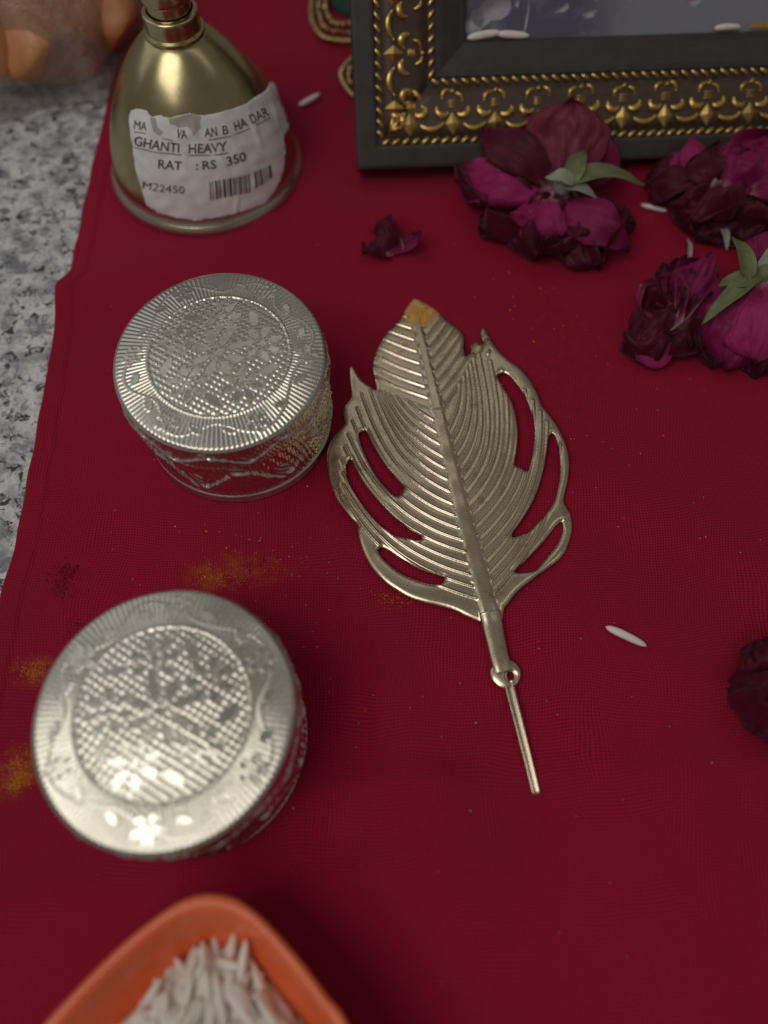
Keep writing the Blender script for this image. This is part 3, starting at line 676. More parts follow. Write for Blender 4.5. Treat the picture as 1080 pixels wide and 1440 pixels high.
HO = [[(505.5, 607), (511, 604), (516, 606.5), (521, 618), (531, 637), (542, 654), (554, 668), (566, 684), (566, 691), (561, 697), (554, 696), (542, 685), (528, 667), (517, 646), (509, 628), (504.6, 613)],
      [(487, 652), (490, 646), (495, 646), (500, 659), (511, 678), (528, 700), (546, 720), (565, 737), (580, 748), (592, 754), (591, 760), (583, 759), (565, 755), (554, 752), (533, 737), (518, 721), (507, 706), (498, 691), (491, 678), (487, 661)],
      [(531, 773), (537, 770), (548, 775), (561, 784), (580, 795), (598, 804), (617, 810), (624, 812), (624, 818), (617, 822), (602, 821), (580, 814), (561, 805), (546, 793), (535, 781)],
      [(698, 529), (701, 527), (708, 525), (716, 529), (727, 542), (738, 558), (746, 577), (751, 596), (752, 614), (750, 633), (747, 647), (741, 661), (734, 658), (725, 654), (725, 644), (727.5, 628), (728, 607), (725, 585), (720, 568), (712, 553), (703, 538)],
      [(772, 613), (776, 609), (781, 613), (785, 628), (788, 646), (788, 668), (785, 685), (780, 704), (769, 720), (756, 735), (745, 746), (734, 751), (721, 755), (721, 749), (730, 737), (745, 713), (756, 689), (763, 665), (768, 642), (771, 622)],
      [(791, 732), (792.6, 741), (789, 754), (782, 767), (771, 781), (760, 795), (752, 802), (738, 805), (724, 805), (731, 797), (750, 777), (768, 757), (783, 737)]]
smooth = lambda p: spl(np.vstack([p, p[:1]]), len(p) * 3)[:-1]
X, Y, sd, used, Fq = cutout(smooth(lp(OUT)), [smooth(lp(hh)) for hh in HO], .135)
st = X[1, 0] - X[0, 0] if abs(X[1, 0] - X[0, 0]) > .05 else .15
x0, y0 = X.min(), Y.min()
GX = np.round((X - x0) / .15); base_x, base_y = np.linspace(X.min(), X.max(), X.shape[0]), np.linspace(Y.min(), Y.max(), Y.shape[1])
XX, YY = X, Y
rd = np.full(X.shape, 9.)
AX = np.array([-.235, -.972]); LL = np.array([-.972, .235]); RRr = -LL; B0 = np.array([690., 865.])
midpx = spl([(690, 868), (672, 800), (655, 740), (640, 680), (625, 620), (610, 560), (601, 520), (590, 470), (580, 432)], 300)
def at_mid(s):
    ss = (midpx - B0) @ AX; return np.array([np.interp(s, ss, midpx[:, 0]), np.interp(s, ss, midpx[:, 1])])
def paint(dist, pts, wid=7):
    c = np.stack([(pts[:, 0] - base_x[0]) / (base_x[1] - base_x[0]), (pts[:, 1] - base_y[0]) / (base_y[1] - base_y[0])], -1)
    for (ci, cj), p in zip(c.astype(int), pts):
        i0, i1, j0, j1 = max(ci - wid, 0), ci + wid + 2, max(cj - wid, 0), cj + wid + 2
        if i1 <= 0 or j1 <= 0 or i0 >= dist.shape[0] or j0 >= dist.shape[1]: continue
        sub = dist[i0:i1, j0:j1]; np.minimum(sub, np.hypot(XX[i0:i1, j0:j1] - p[0], YY[i0:i1, j0:j1] - p[1]), out=sub)
for sd_, D in ((-1, LL), (1, RRr)):
    for s0 in np.arange(20, 440, 17.0):
        upper = s0 > (300 if sd_ < 0 else 262)
        if upper: Wd, kk, gmax = 200., (120. if sd_ < 0 else 140.), 85.
        elif sd_ < 0: Wd = np.interp(s0, [20, 77, 181, 300], [185, 165, 85, 62]); kk = np.interp(s0, [20, 77, 181, 300], [95, 85, 60, 52]); gmax = 190
        else: Wd = np.interp(s0, [20, 108, 180, 262], [185, 130, 70, 46]); kk = np.interp(s0, [20, 108, 180, 262], [110, 65, 43, 38]); gmax = 190
        g = np.linspace(6, gmax, 170); dd = Wd * (1 - np.exp(-g / kk))
        px = at_mid(s0) + g[:, None] * AX + dd[:, None] * D
        if sd_ < 0: line = np.interp(px[:, 0], [529, 607], [548, 580])
        else: line = np.interp(px[:, 0], [620, 668], [592, 500])
        keep = (px[:, 1] < line) if upper else (px[:, 1] > line)
        if keep.any(): paint(rd, lp(px[keep]))
md = np.full(X.shape, 9.); mpts = lp(midpx); paint(md, mpts, 22)
py_, = (np.interp(YY, mpts[:, 1][::1] if mpts[0, 1] < mpts[-1, 1] else mpts[::-1, 1], np.linspace(0, 1, 300) if mpts[0, 1] < mpts[-1, 1] else np.linspace(1, 0, 300)),)
mw = 1.75 - .95 * py_                                           # midrib half-width, base to tip
nlf = Noise(51, .12); nlf2 = Noise(52, .6)
fade = np.clip((md - mw * .9) / .5, 0, 1) * np.clip(-sd / .35, 0, 1)
Zl = .27 * np.exp(-(rd / .23) ** 2) * fade - .10 * np.clip(1 - rd / .9, 0, 1) * (rd > .3) * fade
Zl = Zl + .28 * np.clip(1 - (md / mw) ** 4, 0, 1) * (1 + .12 * nlf2(XX * .5, YY * .5))
Zl = Zl + .12 * np.exp(-((md - mw * 1.05) / .25) ** 2) * (.5 + .5 * np.sin(py_ * 155))
Zl = Zl + .42 * (1 - np.exp(sd / .35)) + .20 * nlf(XX, YY) + .03 * nlf2(XX, YY)
# the pressed upper blade lies a little proud of the lower ribs
blade = np.array([(582, 416), (566, 440), (540, 470), (522, 505), (523, 535), (529, 548), (560, 560), (607, 580), (626, 578), (668, 505), (656, 470), (630, 446)], float)
bd = sdist(XX, YY, lp(blade)); Zl = Zl + .22 / (1 + np.exp(bd / .2))
cx_ = lp([(640, 650)])[0]; rad2 = ((XX - cx_[0]) / 26) ** 2 + ((YY - cx_[1]) / 40) ** 2
Zl = Zl + 1.3 - .75 * np.clip(rad2, 0, 1.5)
v2 = np.stack([XX.ravel()[used], YY.ravel()[used], Zl.ravel()[used] - .1], -1)
Vt, Ft = thicken(v2, Fq, (0, 0, -.2))
LB = P(690, 868, 0.); LB[2] = 0
leaf = empty('silver_leaf', LB, 'pierced silver metal leaf on a thin pin with orange tip lying on cloth', 'ornament')
mk('blade', Vt - LB, Ft, MAT['leafm'], leaf)
def P3(lst): return np.array([P(a, b, c) for a, b, c in lst])
path = spl(P3([(688, 860, 1.5), (692, 876, 1.3), (697, 900, 1.3), (704, 930, 1.3), (709, 946, 1.2)]), 24)
V, Fc = tube(path - LB, np.interp(np.linspace(0, 1, 24), [0, .15, .6, 1], [2.0, 2.05, 1.75, 1.8]), 20, .38); mk('stem', V, Fc, MAT['leafm'], leaf)
an = np.linspace(0, 2 * np.pi, 48, endpoint=False)
dc = P(711, 947, 1.2)[:2]; hc = P(718, 951, 1.2)[:2]
X, Y, sd, used, Fq = cutout(np.stack([dc[0] + 2.75 * np.cos(an), dc[1] + 2.75 * np.sin(an)], -1), [np.stack([hc[0] + .72 * np.cos(an), hc[1] + .85 * np.sin(an)], -1)], .16)
ze = 1.0 + .75 * np.sqrt(np.clip(1 - (np.hypot(X - dc[0], Y - dc[1]) / 2.95) ** 2, 0, 1)) - .35 * np.exp(-((np.hypot(X - hc[0], Y - hc[1]) - .9) / .3) ** 2); v2 = np.stack([X.ravel()[used], Y.ravel()[used], ze.ravel()[used]], -1)
Vt, Ft = thicken(v2, Fq, (0, 0, -.5)); mk('eyelet', Vt - LB, Ft, MAT['leafm'], leaf)
# pin: a folded channel, open groove on top
pth = spl(P3([(714, 958, .9), (722, 990, .9), (735, 1040, .8), (745, 1080, .7), (754, 1117, .6)]), 40)
Tn = np.gradient(pth, axis=0); Tn /= np.linalg.norm(Tn, axis=1)[:, None]; Bn = np.cross(Tn, (0, 0, 1)); sc = np.linspace(1.05, .80, 40)
cs = [(-.95, .1), (-.85, .55), (-.5, .62), (-.25, .30), (.25, .28), (.5, .62), (.85, .52), (.95, .1), (.7, -.5), (-.7, -.5)]
V = np.array([[pth[i] + Bn[i] * (a * sc[i]) + np.array((0, 0, b * sc[i])) for a, b in cs] for i in range(40)]).reshape(-1, 3); k_ = len(cs)
Fc = [list(f) for f in grid_faces(40, k_)] + [[i * k_ + k_ - 1, (i + 1) * k_ + k_ - 1, (i + 1) * k_, i * k_] for i in range(39)] + [list(range(k_))[::-1], list(range(39 * k_, 40 * k_))]
mk('pin', V - LB, Fc, MAT['leafm'], leaf)
# ------------------------------------------------------------------ roses and the loose petal
def petal(name, parent, org, b, t, width, mat, cup=.3, arch=.2, roll=0., ruf=.25, seed=0, wp=.62, curl=0.):
    """a petal from base point b to tip point t (mm), cup: sideways curve, arch: lengthwise hump"""
    b, t = np.array(b, float), np.array(t, float); L = np.linalg.norm(t - b); a = (t - b) / L
    s = np.cross(a, (0, 0, 1.)); s /= np.linalg.norm(s) + 1e-9; n = np.cross(s, a)
    s, n = s * math.cos(roll) + n * math.sin(roll), n * math.cos(roll) - s * math.sin(roll)
    nu, nv = 38, 31; tt = np.linspace(0, 1, nu); vv = np.linspace(-1, 1, nv); TT, VV = np.meshgrid(tt, vv, indexing='ij')
    wpf = .16 + .84 * np.sin(np.pi * np.clip(TT, 0, 1) ** (math.log(.5) / math.log(wp))) ** .62 * (TT < 1.1)
    wpf = wpf * np.where(TT > .9, np.sqrt(np.clip(1 - ((TT - .9) / .115) ** 2, 0, 1)), 1)
    hw = width / 2 * wpf * (1 + .07 * Noise(seed + 400, 4.)(TT * 1.6, np.sign(VV)))
    r = np.random.RandomState(seed); n1 = Noise(seed + 100, 2.3); n2 = Noise(seed + 200, 5.)
    bend = VV * 1.0
    side_ = hw * np.sin(bend * (1 + .2 * abs(cup))) / math.sin(1.2) if False else hw * VV * (1 - .18 * abs(cup) * VV ** 2)
    lift = cup * width * .5 * (VV ** 2) * wpf + arch * L * np.sin(np.pi * np.clip(TT, 0, 1))
    lift = lift + ruf * width * .13 * (n1(TT * 2, VV * 1.2) + .7 * n2(TT * 1.2, VV) * (.3 + np.abs(VV)) + .6 * np.sin(VV * 9 + seed) * TT * np.abs(VV))
    n3 = Noise(seed + 300, 11.); lift = lift + ruf * width * .07 * np.abs(n3(TT * .8, VV * .9)) * (.25 + TT) + ruf * width * .05 * np.sin(VV * 17 + 3 * n1(TT, VV)) * TT ** 2
    lift = lift + curl * L * np.clip((TT - .72) / .28, 0, 1) ** 2
    tz = TT - .10 * np.abs(curl) * np.clip((TT - .72) / .28, 0, 1) ** 2 - .12 * (VV ** 2) * TT * (.6 + .4 * n1(VV * .7, TT * 0))
    V = b + a * (tz * L)[..., None] + s * side_[..., None] + n * lift[..., None]
    V[..., 2] = np.maximum(V[..., 2], .15 + .25 * np.abs(n1(TT, VV)))
    e_ = np.clip((np.maximum(np.abs(VV), TT * 1.0) - .86) / .14, 0, 1) * (TT > .2)
    return mk(name, V.reshape(-1, 3) - org, grid_faces(nu, nv), mat, parent, attrs=dict(t=TT.ravel(), e=e_.ravel(), s=VV.ravel()), solid=.11)
def sepal(parent, org, b, t, width, mat, arch=.15, seed=0, roll=0.): return petal('sepal', parent, org, b, t, width * .78, mat, cup=.25, arch=arch, roll=roll, ruf=.12, seed=seed, wp=.32)
def hip(parent, org, c, r, mat):
    V, Fc = lathe([tuple(p) for p in spl([(-r, .1), (-r * .8, r * .6), (0, r), (r * .7, r * .75), (r, r * .3), (r * 1.05, .05)], 14)], 18)
    mk('hip', V + np.array(c) - org, Fc, mat, parent)
def rose(label, base_px, petals, sepals=(), hips=()):
    org = P(*base_px, 0.); org[2] = 0
    o = empty('dried_rose', org, label, 'rose', 'dried dark red roses')
    for i, (bx, by, bz_, tx, ty, tz_, w, m, kw) in enumerate(petals):
        petal('petal', o, org, P(bx, by, bz_), P(tx, ty, tz_), w, MAT[m], seed=kw.pop('seed', i + int(bx)), **kw)
    for i, (bx, by, bz_, tx, ty, tz_, w, m) in enumerate(sepals): sepal(o, org, P(bx, by, bz_), P(tx, ty, tz_), w, MAT[m], seed=i + int(by))
    for (x_, y_, z_, r_, m) in hips: hip(o, org, P(x_, y_, z_), r_, MAT[m])
    return o
rose('wilted rose with grey-green sepals and a dusty petal leaning on the frame', (775, 290), [
    (790, 262, 7, 806, 138, 19, 22, 'pet_dust', dict(cup=-.30, arch=.16, ruf=.5)),
    (792, 262, 6, 850, 190, 10, 17, 'pet_mid', dict(cup=-.2, arch=.1, ruf=.5)),
    (786, 272, 5, 668, 182, 9, 17, 'pet_dark', dict(cup=-.3, arch=.2, ruf=.6)),
    (782, 275, 8, 652, 240, 7, 21, 'pet_pink', dict(cup=-.55, arch=.16, ruf=.5, wp=.55)),
    (778, 284, 4, 640, 268, 1.2, 17, 'pet_dark', dict(cup=-.25, arch=.14, ruf=.9)),
    (778, 288, 4, 672, 330, 1., 17, 'pet_dark', dict(cup=-.25, arch=.16, ruf=.9)),
    (776, 284, 4, 752, 372, 1., 20, 'pet_dark', dict(cup=-.2, arch=.2, ruf=.9)),
    (776, 284, 4, 842, 382, 1., 18, 'pet_dark', dict(cup=-.2, arch=.2, ruf=.9)),
    (770, 276, 8, 886, 352, 4, 17, 'pet_mid', dict(cup=-.5, arch=.2, ruf=.4, wp=.5)),
    (780, 284, 6, 893, 322, 1.5, 14, 'pet_dark', dict(cup=-.3, arch=.15, ruf=.6)),
    (764, 284, 7, 740, 352, 3, 15, 'pet_mid', dict(cup=-.3, arch=.15, ruf=.8)),
    (760, 280, 9, 790, 335, 7, 9, 'pet_pink', dict(cup=-.6, arch=.2, ruf=.4)),
], [(795, 255, 12, 908, 262, 9, 6.5, 'sepal'), (800, 258, 12, 822, 212, 14, 6, 'sepal'), (792, 262, 12, 842, 282, 9, 5, 'sepal_grey'), (806, 258, 12.5, 766, 250, 13, 6.5, 'sepal_grey'), (796, 262, 12, 815, 280, 9, 4, 'sepal')],
   [(792, 262, 9.5, 2.4, 'sepal_grey'), (767, 297, 8, 1.2, 'rice')])
rose('dark shrivelled rose against the frame, one bright petal rolled upward', (1030, 290), [
    (990, 262, 4, 945, 215, 8, 9, 'pet_pink', dict(cup=-.7, arch=.2, ruf=.3)),
    (1000, 268, 5, 968, 192, 13, 9, 'pet_pink', dict(cup=-.8, arch=.15, ruf=.3)),
    (1010, 275, 5, 906, 252, 3, 15, 'pet_dark', dict(cup=-.4, arch=.2, ruf=.8)),
    (1020, 280, 7, 1010, 196, 14, 20, 'pet_dark', dict(cup=-.4, arch=.2, ruf=.5)),
    (1020, 270, 9, 1060, 210, 14, 18, 'pet_mid', dict(cup=-.4, arch=.2, ruf=.5)),
    (1000, 262, 9, 1036, 300, 9, 19, 'pet_dark', dict(cup=-.6, arch=.25, ruf=.6)),
    (1020, 275, 5, 940, 305, 1, 15, 'pet_dark', dict(cup=-.3, arch=.15, ruf=.9)),
    (1025, 285, 5, 975, 338, 1, 16, 'pet_dark', dict(cup=-.3, arch=.15, ruf=.9)),
    (1035, 285, 5, 1040, 345, 1, 18, 'pet_dark', dict(cup=-.3, arch=.2, ruf=.9)),
    (1040, 275, 6, 1110, 300, 3, 20, 'pet_dark', dict(cup=-.3, arch=.2, ruf=.8)),
    (1040, 265, 9, 1120, 240, 9, 20, 'pet_mid', dict(cup=-.4, arch=.2, ruf=.6)),
    (1050, 262, 9, 1090, 190, 14, 18, 'pet_mid', dict(cup=-.4, arch=.1, ruf=.6)),
], [(1016, 320, 4, 1022, 352, 3, 2.5, 'sepal_grey')])
rose('crumpled dark petals of a small rose with pale curled edges', (940, 450), [
    (950, 470, 4, 893, 506, 1.5, 10, 'pet_pink', dict(cup=-.45, arch=.12, ruf=.3)),
    (950, 455, 3, 872, 485, .8, 15, 'pet_dark', dict(cup=-.3, arch=.2, ruf=.9)),
    (945, 465, 5, 903, 400, 8, 14, 'pet_mid', dict(cup=.5, arch=-.05, ruf=.5)),
    (950, 450, 4, 925, 378, 7, 12, 'pet_dark', dict(cup=.5, arch=.05, ruf=.7)),
    (955, 450, 6, 990, 365, 8, 12, 'pet_mid', dict(cup=-.5, arch=.18, ruf=.7)),
    (955, 455, 4, 962, 372, 5, 13, 'pet_dark', dict(cup=.4, arch=.1, ruf=.8)),
    (950, 455, 4, 1000, 420, 3, 14, 'pet_dark', dict(cup=-.4, arch=.2, ruf=.8)),
    (945, 450, 4, 980, 500, 1, 14, 'pet_dark', dict(cup=-.4, arch=.2, ruf=.8)),
    (940, 445, 6, 905, 455, 4, 12, 'pet_dark', dict(cup=-.5, arch=.3, ruf=.8)),
    (925, 415, 7, 951, 440, 8, 9, 'pet_dark', dict(cup=.5, arch=-.1, ruf=.6)),
    (902, 400, 8.5, 907, 432, 7, 3.2, 'pet_pink', dict(cup=-.4, arch=.1)),
], [(968, 372, 4, 966, 335, 2, 1.4, 'sepal_grey')])
rose('magenta rose with pointed green sepals lying face down', (1075, 440), [
    (1068, 392, 12, 992, 470, 4, 18, 'pet_mid', dict(cup=-.45, arch=.2, ruf=.3)),
    (1070, 395, 12, 1020, 522, 2, 19, 'pet_mid', dict(cup=-.5, arch=.2, ruf=.4)),
    (1078, 392, 14, 1062, 512, 6, 17, 'pet_pink', dict(cup=-.5, arch=.22, ruf=.3)),
    (1090, 395, 12, 1115, 520, 4, 20, 'pet_mid', dict(cup=-.5, arch=.2, ruf=.4)),
    (1080, 400, 8, 1060, 534, .8, 22, 'pet_dark', dict(cup=-.3, arch=.2, ruf=.8)),
    (1070, 400, 8, 1000, 520, .8, 16, 'pet_dark', dict(cup=-.3, arch=.15, ruf=.8)),
    (1085, 390, 12, 1150, 440, 4, 20, 'pet_mid', dict(cup=-.5, arch=.2, ruf=.4)),
    (1085, 385, 8, 1100, 330, 9, 16, 'pet_mid', dict(cup=-.5, arch=.2, ruf=.5)),
], [(1068, 386, 14.5, 986, 456, 10, 5, 'sepal'), (1052, 392, 15, 1030, 333, 15, 5.2, 'sepal'), (1072, 384, 15, 1110, 352, 15, 7, 'sepal_grey'), (1056, 396, 15, 1010, 402, 12, 6, 'sepal')],
   [(1074, 388, 13.5, 2.6, 'sepal')])
rose('blackened dried rose apart from the others on the open cloth', (1105, 960), [
    (1105, 960, 8, 1052, 905, 9, 14, 'pet_dark', dict(cup=-.4, arch=.2, ruf=.9)),
    (1105, 960, 8, 1046, 960, 7, 13, 'pet_dark', dict(cup=-.4, arch=.2, ruf=.9)),
    (1105, 965, 6, 1056, 1030, 4, 14, 'pet_dark', dict(cup=-.4, arch=.2, ruf=.9)),
    (1108, 955, 8, 1105, 890, 8, 14, 'pet_dark', dict(cup=-.4, arch=.2, ruf=.9)),
    (1110, 962, 8, 1175, 930, 5, 14, 'pet_dark', dict(cup=-.4, arch=.2, ruf=.9)),
    (1110, 965, 6, 1160, 1040, 3, 15, 'pet_dark', dict(cup=-.4, arch=.2, ruf=.9)),
    (1105, 965, 6, 1100, 1060, 3, 14, 'pet_dark', dict(cup=-.4, arch=.2, ruf=.9)),
    (1100, 955, 9, 1075, 990, 11, 10, 'pet_dark', dict(cup=.4, arch=.1, ruf=.9)),
])
org = P(538, 350, 0.); org[2] = 0
o = empty('loose_petal', org, 'single dark loose petal curled at one end, lying apart from the roses', 'petal')
petal('petal_body', o, org, P(566, 356, 2.0), P(507, 340, 1.2), 13, MAT['pet_dark'], cup=.45, arch=.08, ruf=.8, seed=7, wp=.6)
petal('curled_end', o, org, P(545, 360, 2.0), P(596, 331, 4.5), 5, MAT['pet_mid'], cup=.6, arch=-.12, ruf=.4, seed=9, wp=.75, curl=.2)

# ------------------------------------------------------------------ rice and the clay lamp
def grain_mesh(seed):
    r = np.random.RandomState(seed); n = 18; t = np.sin(np.linspace(-1, 1, n) * np.pi / 2)
    rad = .92 * np.clip(1 - np.abs(t) ** 3.2, 0, 1) ** .58 * (1 - .10 * t) + .03
    path = np.stack([4.4 * t * r.uniform(.88, 1.04), .30 * r.uniform(-1, 1) * (1 - t ** 2), 0 * t], -1)
    V, Fc = tube(path, rad * r.uniform(.86, 1.02), 14, .82); return mesh('rice_grain', V, Fc, MAT['rice'])
GR = [grain_mesh(i) for i in range(6)]
def grain(p, yaw, pitch, k_, label, group, s=1., roll=0.):
    o = bpy.data.objects.new('rice_grain', GR[k_ % 6]); COL.objects.link(o); tag(o, label, 'rice grain', group)
    o.matrix_world = Matrix.Translation(Vector([c * .001 for c in p])) @ Matrix.Rotation(yaw, 4, 'Z') @ Matrix.Rotation(pitch, 4, 'Y') @ Matrix.Rotation(roll, 4, 'X') @ Matrix.Scale(s, 4)
    return o
def lay(px0, px1, z, label, k_, grp=None):
    a, b = P(*px0, z), P(*px1, z); d = b - a
    grain((a + b) / 2, math.atan2(d[1], d[0]), 0, k_, label, grp, np.linalg.norm(d) / 8.6)
lay((851, 881), (910, 909), .7, 'lone white rice grain on open cloth right of the leaf stem', 1)
lay((420, 148), (450, 131), .7, 'white rice grain on the cloth between bell and picture frame', 2)
lay((901, 288), (938, 297), .7, 'white rice grain on the cloth between two roses', 3)
def on_frame(x, y, h, yaw, label, k_, s=1., pitch=0.):
    o = grain((0, 0, 0), 0, 0, k_, label, None)
    o.matrix_world = FM @ Matrix.Translation((x * .001, y * .001, h * .001)) @ Matrix.Rotation(yaw, 4, 'Z') @ Matrix.Rotation(pitch, 4, 'Y') @ Matrix.Scale(s, 4)
on_frame(31.6, 28.2, -4.4, .12, "white rice grain in the inner corner of the picture frame's ledge", 0, .95)
on_frame(38.6, 28.1, -4.4, -.08, 'white rice grain second from the inner corner on the frame ledge', 4, .85)
on_frame(90.2, 28.1, -4.4, .02, "white rice grain beside orange powder on the frame's ledge", 5, .8)

RZ = 19.0
bpx = [(60, 1440), (130, 1366), (188, 1312), (240, 1274), (275, 1259), (305, 1257), (335, 1266), (372, 1294), (420, 1347), (460, 1400), (490, 1440)]
bo = np.array([P(a, b, RZ) for a, b in bpx])[:, :2]
tipc = bo[5]; ctr = np.array([bo[:, 0].mean() + .3, tipc[1] - 33.0])
hw = 26.5; back = [(ctr[0] + hw * math.cos(a), ctr[1] + hw * math.sin(a)) for a in np.radians(np.linspace(12, -192, 15))]
ol = spl(np.vstack([bo, back, bo[:1]]), 260)[:-1]
lamp = empty('clay_lamp', (ctr[0], ctr[1], 0), 'orange leaf-shaped clay lamp dish filled with rice', 'lamp dish')
rings = [(.45, -.1), (.52, .0), (.74, 6), (.90, 13), (.985, RZ - 1.6), (1.0, RZ - .6), (.99, RZ), (.965, RZ + .15), (.94, RZ - .2), (.925, RZ - 1.2), (.86, 13.5), (.70, 8), (.40, 5.5), (.02, 5.2)]
nz = Noise(71, .25)
V = np.array([[*(ctr + (p - ctr) * s), z + (.12 * nz(p[0], p[1]) if z > 3 else 0)] for p in ol for s, z in rings]) - np.array([ctr[0], ctr[1], 0])
mk('dish', V, grid_faces(len(ol), len(rings), True), MAT['clay'], lamp)
rn = random.Random(11)
cnt = 0
for layer in range(4):
    tries = 0
    while tries < (70, 85, 85, 70)[layer]:
        tries += 1
        ppx, ppy = rn.uniform(150, 425), rn.uniform(1325, 1500)
        w = P(ppx, ppy, 14.)
        # height of the heap: falls toward the tip and walls
        dv = np.array([w[0], w[1]]) - ctr; ang = np.argmin([np.linalg.norm(dv / (np.linalg.norm(dv) + 1e-6) - (p - ctr) / np.linalg.norm(p - ctr)) for p in ol[::4]])
        frac = np.linalg.norm(dv) / np.linalg.norm(ol[::4][ang] - ctr)
        if frac > .74 or w[1] < ctr[1] - 8: continue
        zz = 14.8 - 8.5 * frac ** 2 + (layer - 3) * 1.45 + 3.6
        yaw = rn.gauss(math.radians(np.interp(ppx, [170, 270, 320, 400], [48, 66, 116, 140])), .5) if rn.random() < .88 else rn.uniform(0, 3.14)
        p = np.array([w[0], w[1], zz])
        grain(p, yaw, rn.gauss(0, .2), rn.randrange(6), 'white rice grain in the heap filling the orange clay lamp', 'rice heaped in the clay lamp', rn.uniform(.88, 1.08), rn.uniform(0, 3)); cnt += 1

# ------------------------------------------------------------------ gold trim behind the frame
tr0 = P(470, 40, 0.); tr0[2] = 0
trim = empty('gold_lace_trim', tr0, 'beaded gold lace trim with green cloth poking out behind the frame', 'trim')
def beads(path_px, z, spacing, r, name, rnd):
    pts = spl(P3([(a, b, z) for a, b in path_px]), 400); s_ = np.concatenate([[0], np.cumsum(np.linalg.norm(np.diff(pts, axis=0), axis=1))])
    a = np.linspace(0, 2 * np.pi, 8, endpoint=False)
    V0, F0 = lathe([(-r, .03), (-r * .7, r * .7), (0, r), (r * .7, r * .7), (r, .03)], 8); me = mesh(name, V0, F0, MAT['trim'])
    for d in np.arange(0, s_[-1], spacing):
        p = np.array([np.interp(d, s_, pts[:, i]) for i in range(3)]) - tr0 + np.array([rnd.uniform(-.2, .2), rnd.uniform(-.2, .2), rnd.uniform(-.15, .3)])
        q_ = rnd.uniform(.75, 1.25); inst(name, me, trim, Matrix.Translation(Vector(p * .001)) @ Matrix.Rotation(rnd.uniform(0, 3), 4, 'X') @ Matrix.Diagonal((q_, rnd.uniform(.8, 1.3), q_, 1)))
def cord(path_px, z, r):
    pts = spl(P3([(a, b, z) for a, b in path_px]), 160) - tr0
    V, Fc = tube(pts, r * (1 + .18 * np.sin(np.arange(160) * .9)), 8); mk('cord', V, Fc, MAT['trim'], trim)
rt_ = random.Random(3)
loopA = [(452, -50), (443, -18), (438, 8), (440, 32), (453, 51), (476, 57), (500, 58), (520, 58)]
loopA2 = [(461, -45), (452, -15), (448, 8), (451, 28), (461, 42), (480, 46), (505, 46)]
loopA3 = [(470, -40), (461, -12), (458, 8), (461, 22), (470, 32), (486, 34), (510, 34)]
loopB = [(512, 74), (494, 84), (482, 98), (480, 108), (485, 120), (497, 134), (515, 142)]
loopB2 = [(512, 86), (497, 94), (490, 105), (494, 117), (505, 126)]
cord(loopA, 1.6, .85); cord(loopB, 1.6, .8)
beads(loopA2, 1.4, 1.5, .85, 'gold_bead', rt_); beads(loopA3, 1.6, 1.7, .95, 'gold_bead', rt_); beads(loopB2, 1.4, 1.4, .8, 'gold_bead', rt_)
ap = [(458, -60), (446, -15), (442, 10), (446, 36), (460, 52), (520, 56), (535, -60)]
def pad(name, ppx, z0, z1, mat):
    pl = spl(np.vstack([[P(a, b, 0.)[:2] for a, b in ppx], [P(*ppx[0], 0.)[:2]]]), 60)[:-1] - tr0[:2]; c = pl.mean(0); n = len(pl)
    V = np.vstack([np.c_[pl, np.full(n, z0)], np.c_[pl, np.full(n, z1 - .3)], np.c_[c + (pl - c) * .95, np.full(n, z1)]])
    mk(name, V, [[i, (i + 1) % n, n + (i + 1) % n, n + i] for i in range(n)] + [[n + i, n + (i + 1) % n, 2 * n + (i + 1) % n, 2 * n + i] for i in range(n)] + [list(range(2 * n, 3 * n))], mat, trim)
pad('green_backing', [(474, -60), (466, -14), (466, 6), (474, 18), (492, 24), (530, 24), (540, -60)], .0, 1.9, MAT['green'])

# ------------------------------------------------------------------ bag of amber lumps
def lump(cx, cy, cz, rx, ry, rz, seed, label, rot):
    nu, nv = 40, 26; a = np.arange(nu) * 2 * np.pi / nu; b = np.linspace(.02, np.pi - .02, nv); A_, B_ = np.meshgrid(a, b, indexing='ij')
    d = np.stack([np.sin(B_) * np.cos(A_), np.sin(B_) * np.sin(A_), np.cos(B_)], -1)
    r = np.random.RandomState(seed); pl = r.normal(size=(16, 3)); pl /= np.linalg.norm(pl, axis=1)[:, None]
    k_ = (1 / np.maximum(.05, (d @ pl.T) / r.uniform(.80, 1., 16))); k_ = np.where((d @ pl.T) > .05, k_, 9).min(-1); k_ = np.minimum(k_, 1.15)
    k_ = k_ * (1 + .03 * Noise(seed, 3., dim=3)(d[..., 0], d[..., 1], d[..., 2]))
    V = d * k_[..., None] * np.array([rx, ry, rz]); c, s = math.cos(rot), math.sin(rot)
    V = np.stack([V[..., 0] * c - V[..., 1] * s, V[..., 0] * s + V[..., 1] * c, V[..., 2]], -1).reshape(-1, 3)
    V[:, 2] -= V[:, 2].min()
    tag(mk('amber_lump', V + (cx, cy, cz), grid_faces(nu, nv, True)[:, ::-1], MAT['lump'], origin=(cx, cy, cz)), label, 'lump')
lc = [P(20, 70, 9), P(72, 62, 9), P(128, 40, 9)]
lump(lc[0][0] - 10, lc[0][1] + 8, -.9, 14, 19, 13, 1, 'amber lump inside the plastic bag farthest from the bell', .4)
lump(lc[1][0] + 0, lc[1][1] + 4, -.9, 12.5, 19, 13.5, 2, 'ridged amber lump in the middle of the plastic bag', -.25)
lump(lc[2][0] + 1, lc[2][1] + 10, -.9, 11, 18, 12.5, 3, 'amber lump inside the plastic bag beside the bell', .2)
nu, nv = 150, 90; a = np.arange(nu) * 2 * np.pi / nu; b = np.linspace(.0, 1, nv); A_, B_ = np.meshgrid(a, b, indexing='ij')
bc = P(60, 162, 0.) + np.array([-6, 36, 0]); bc[2] = -1.1
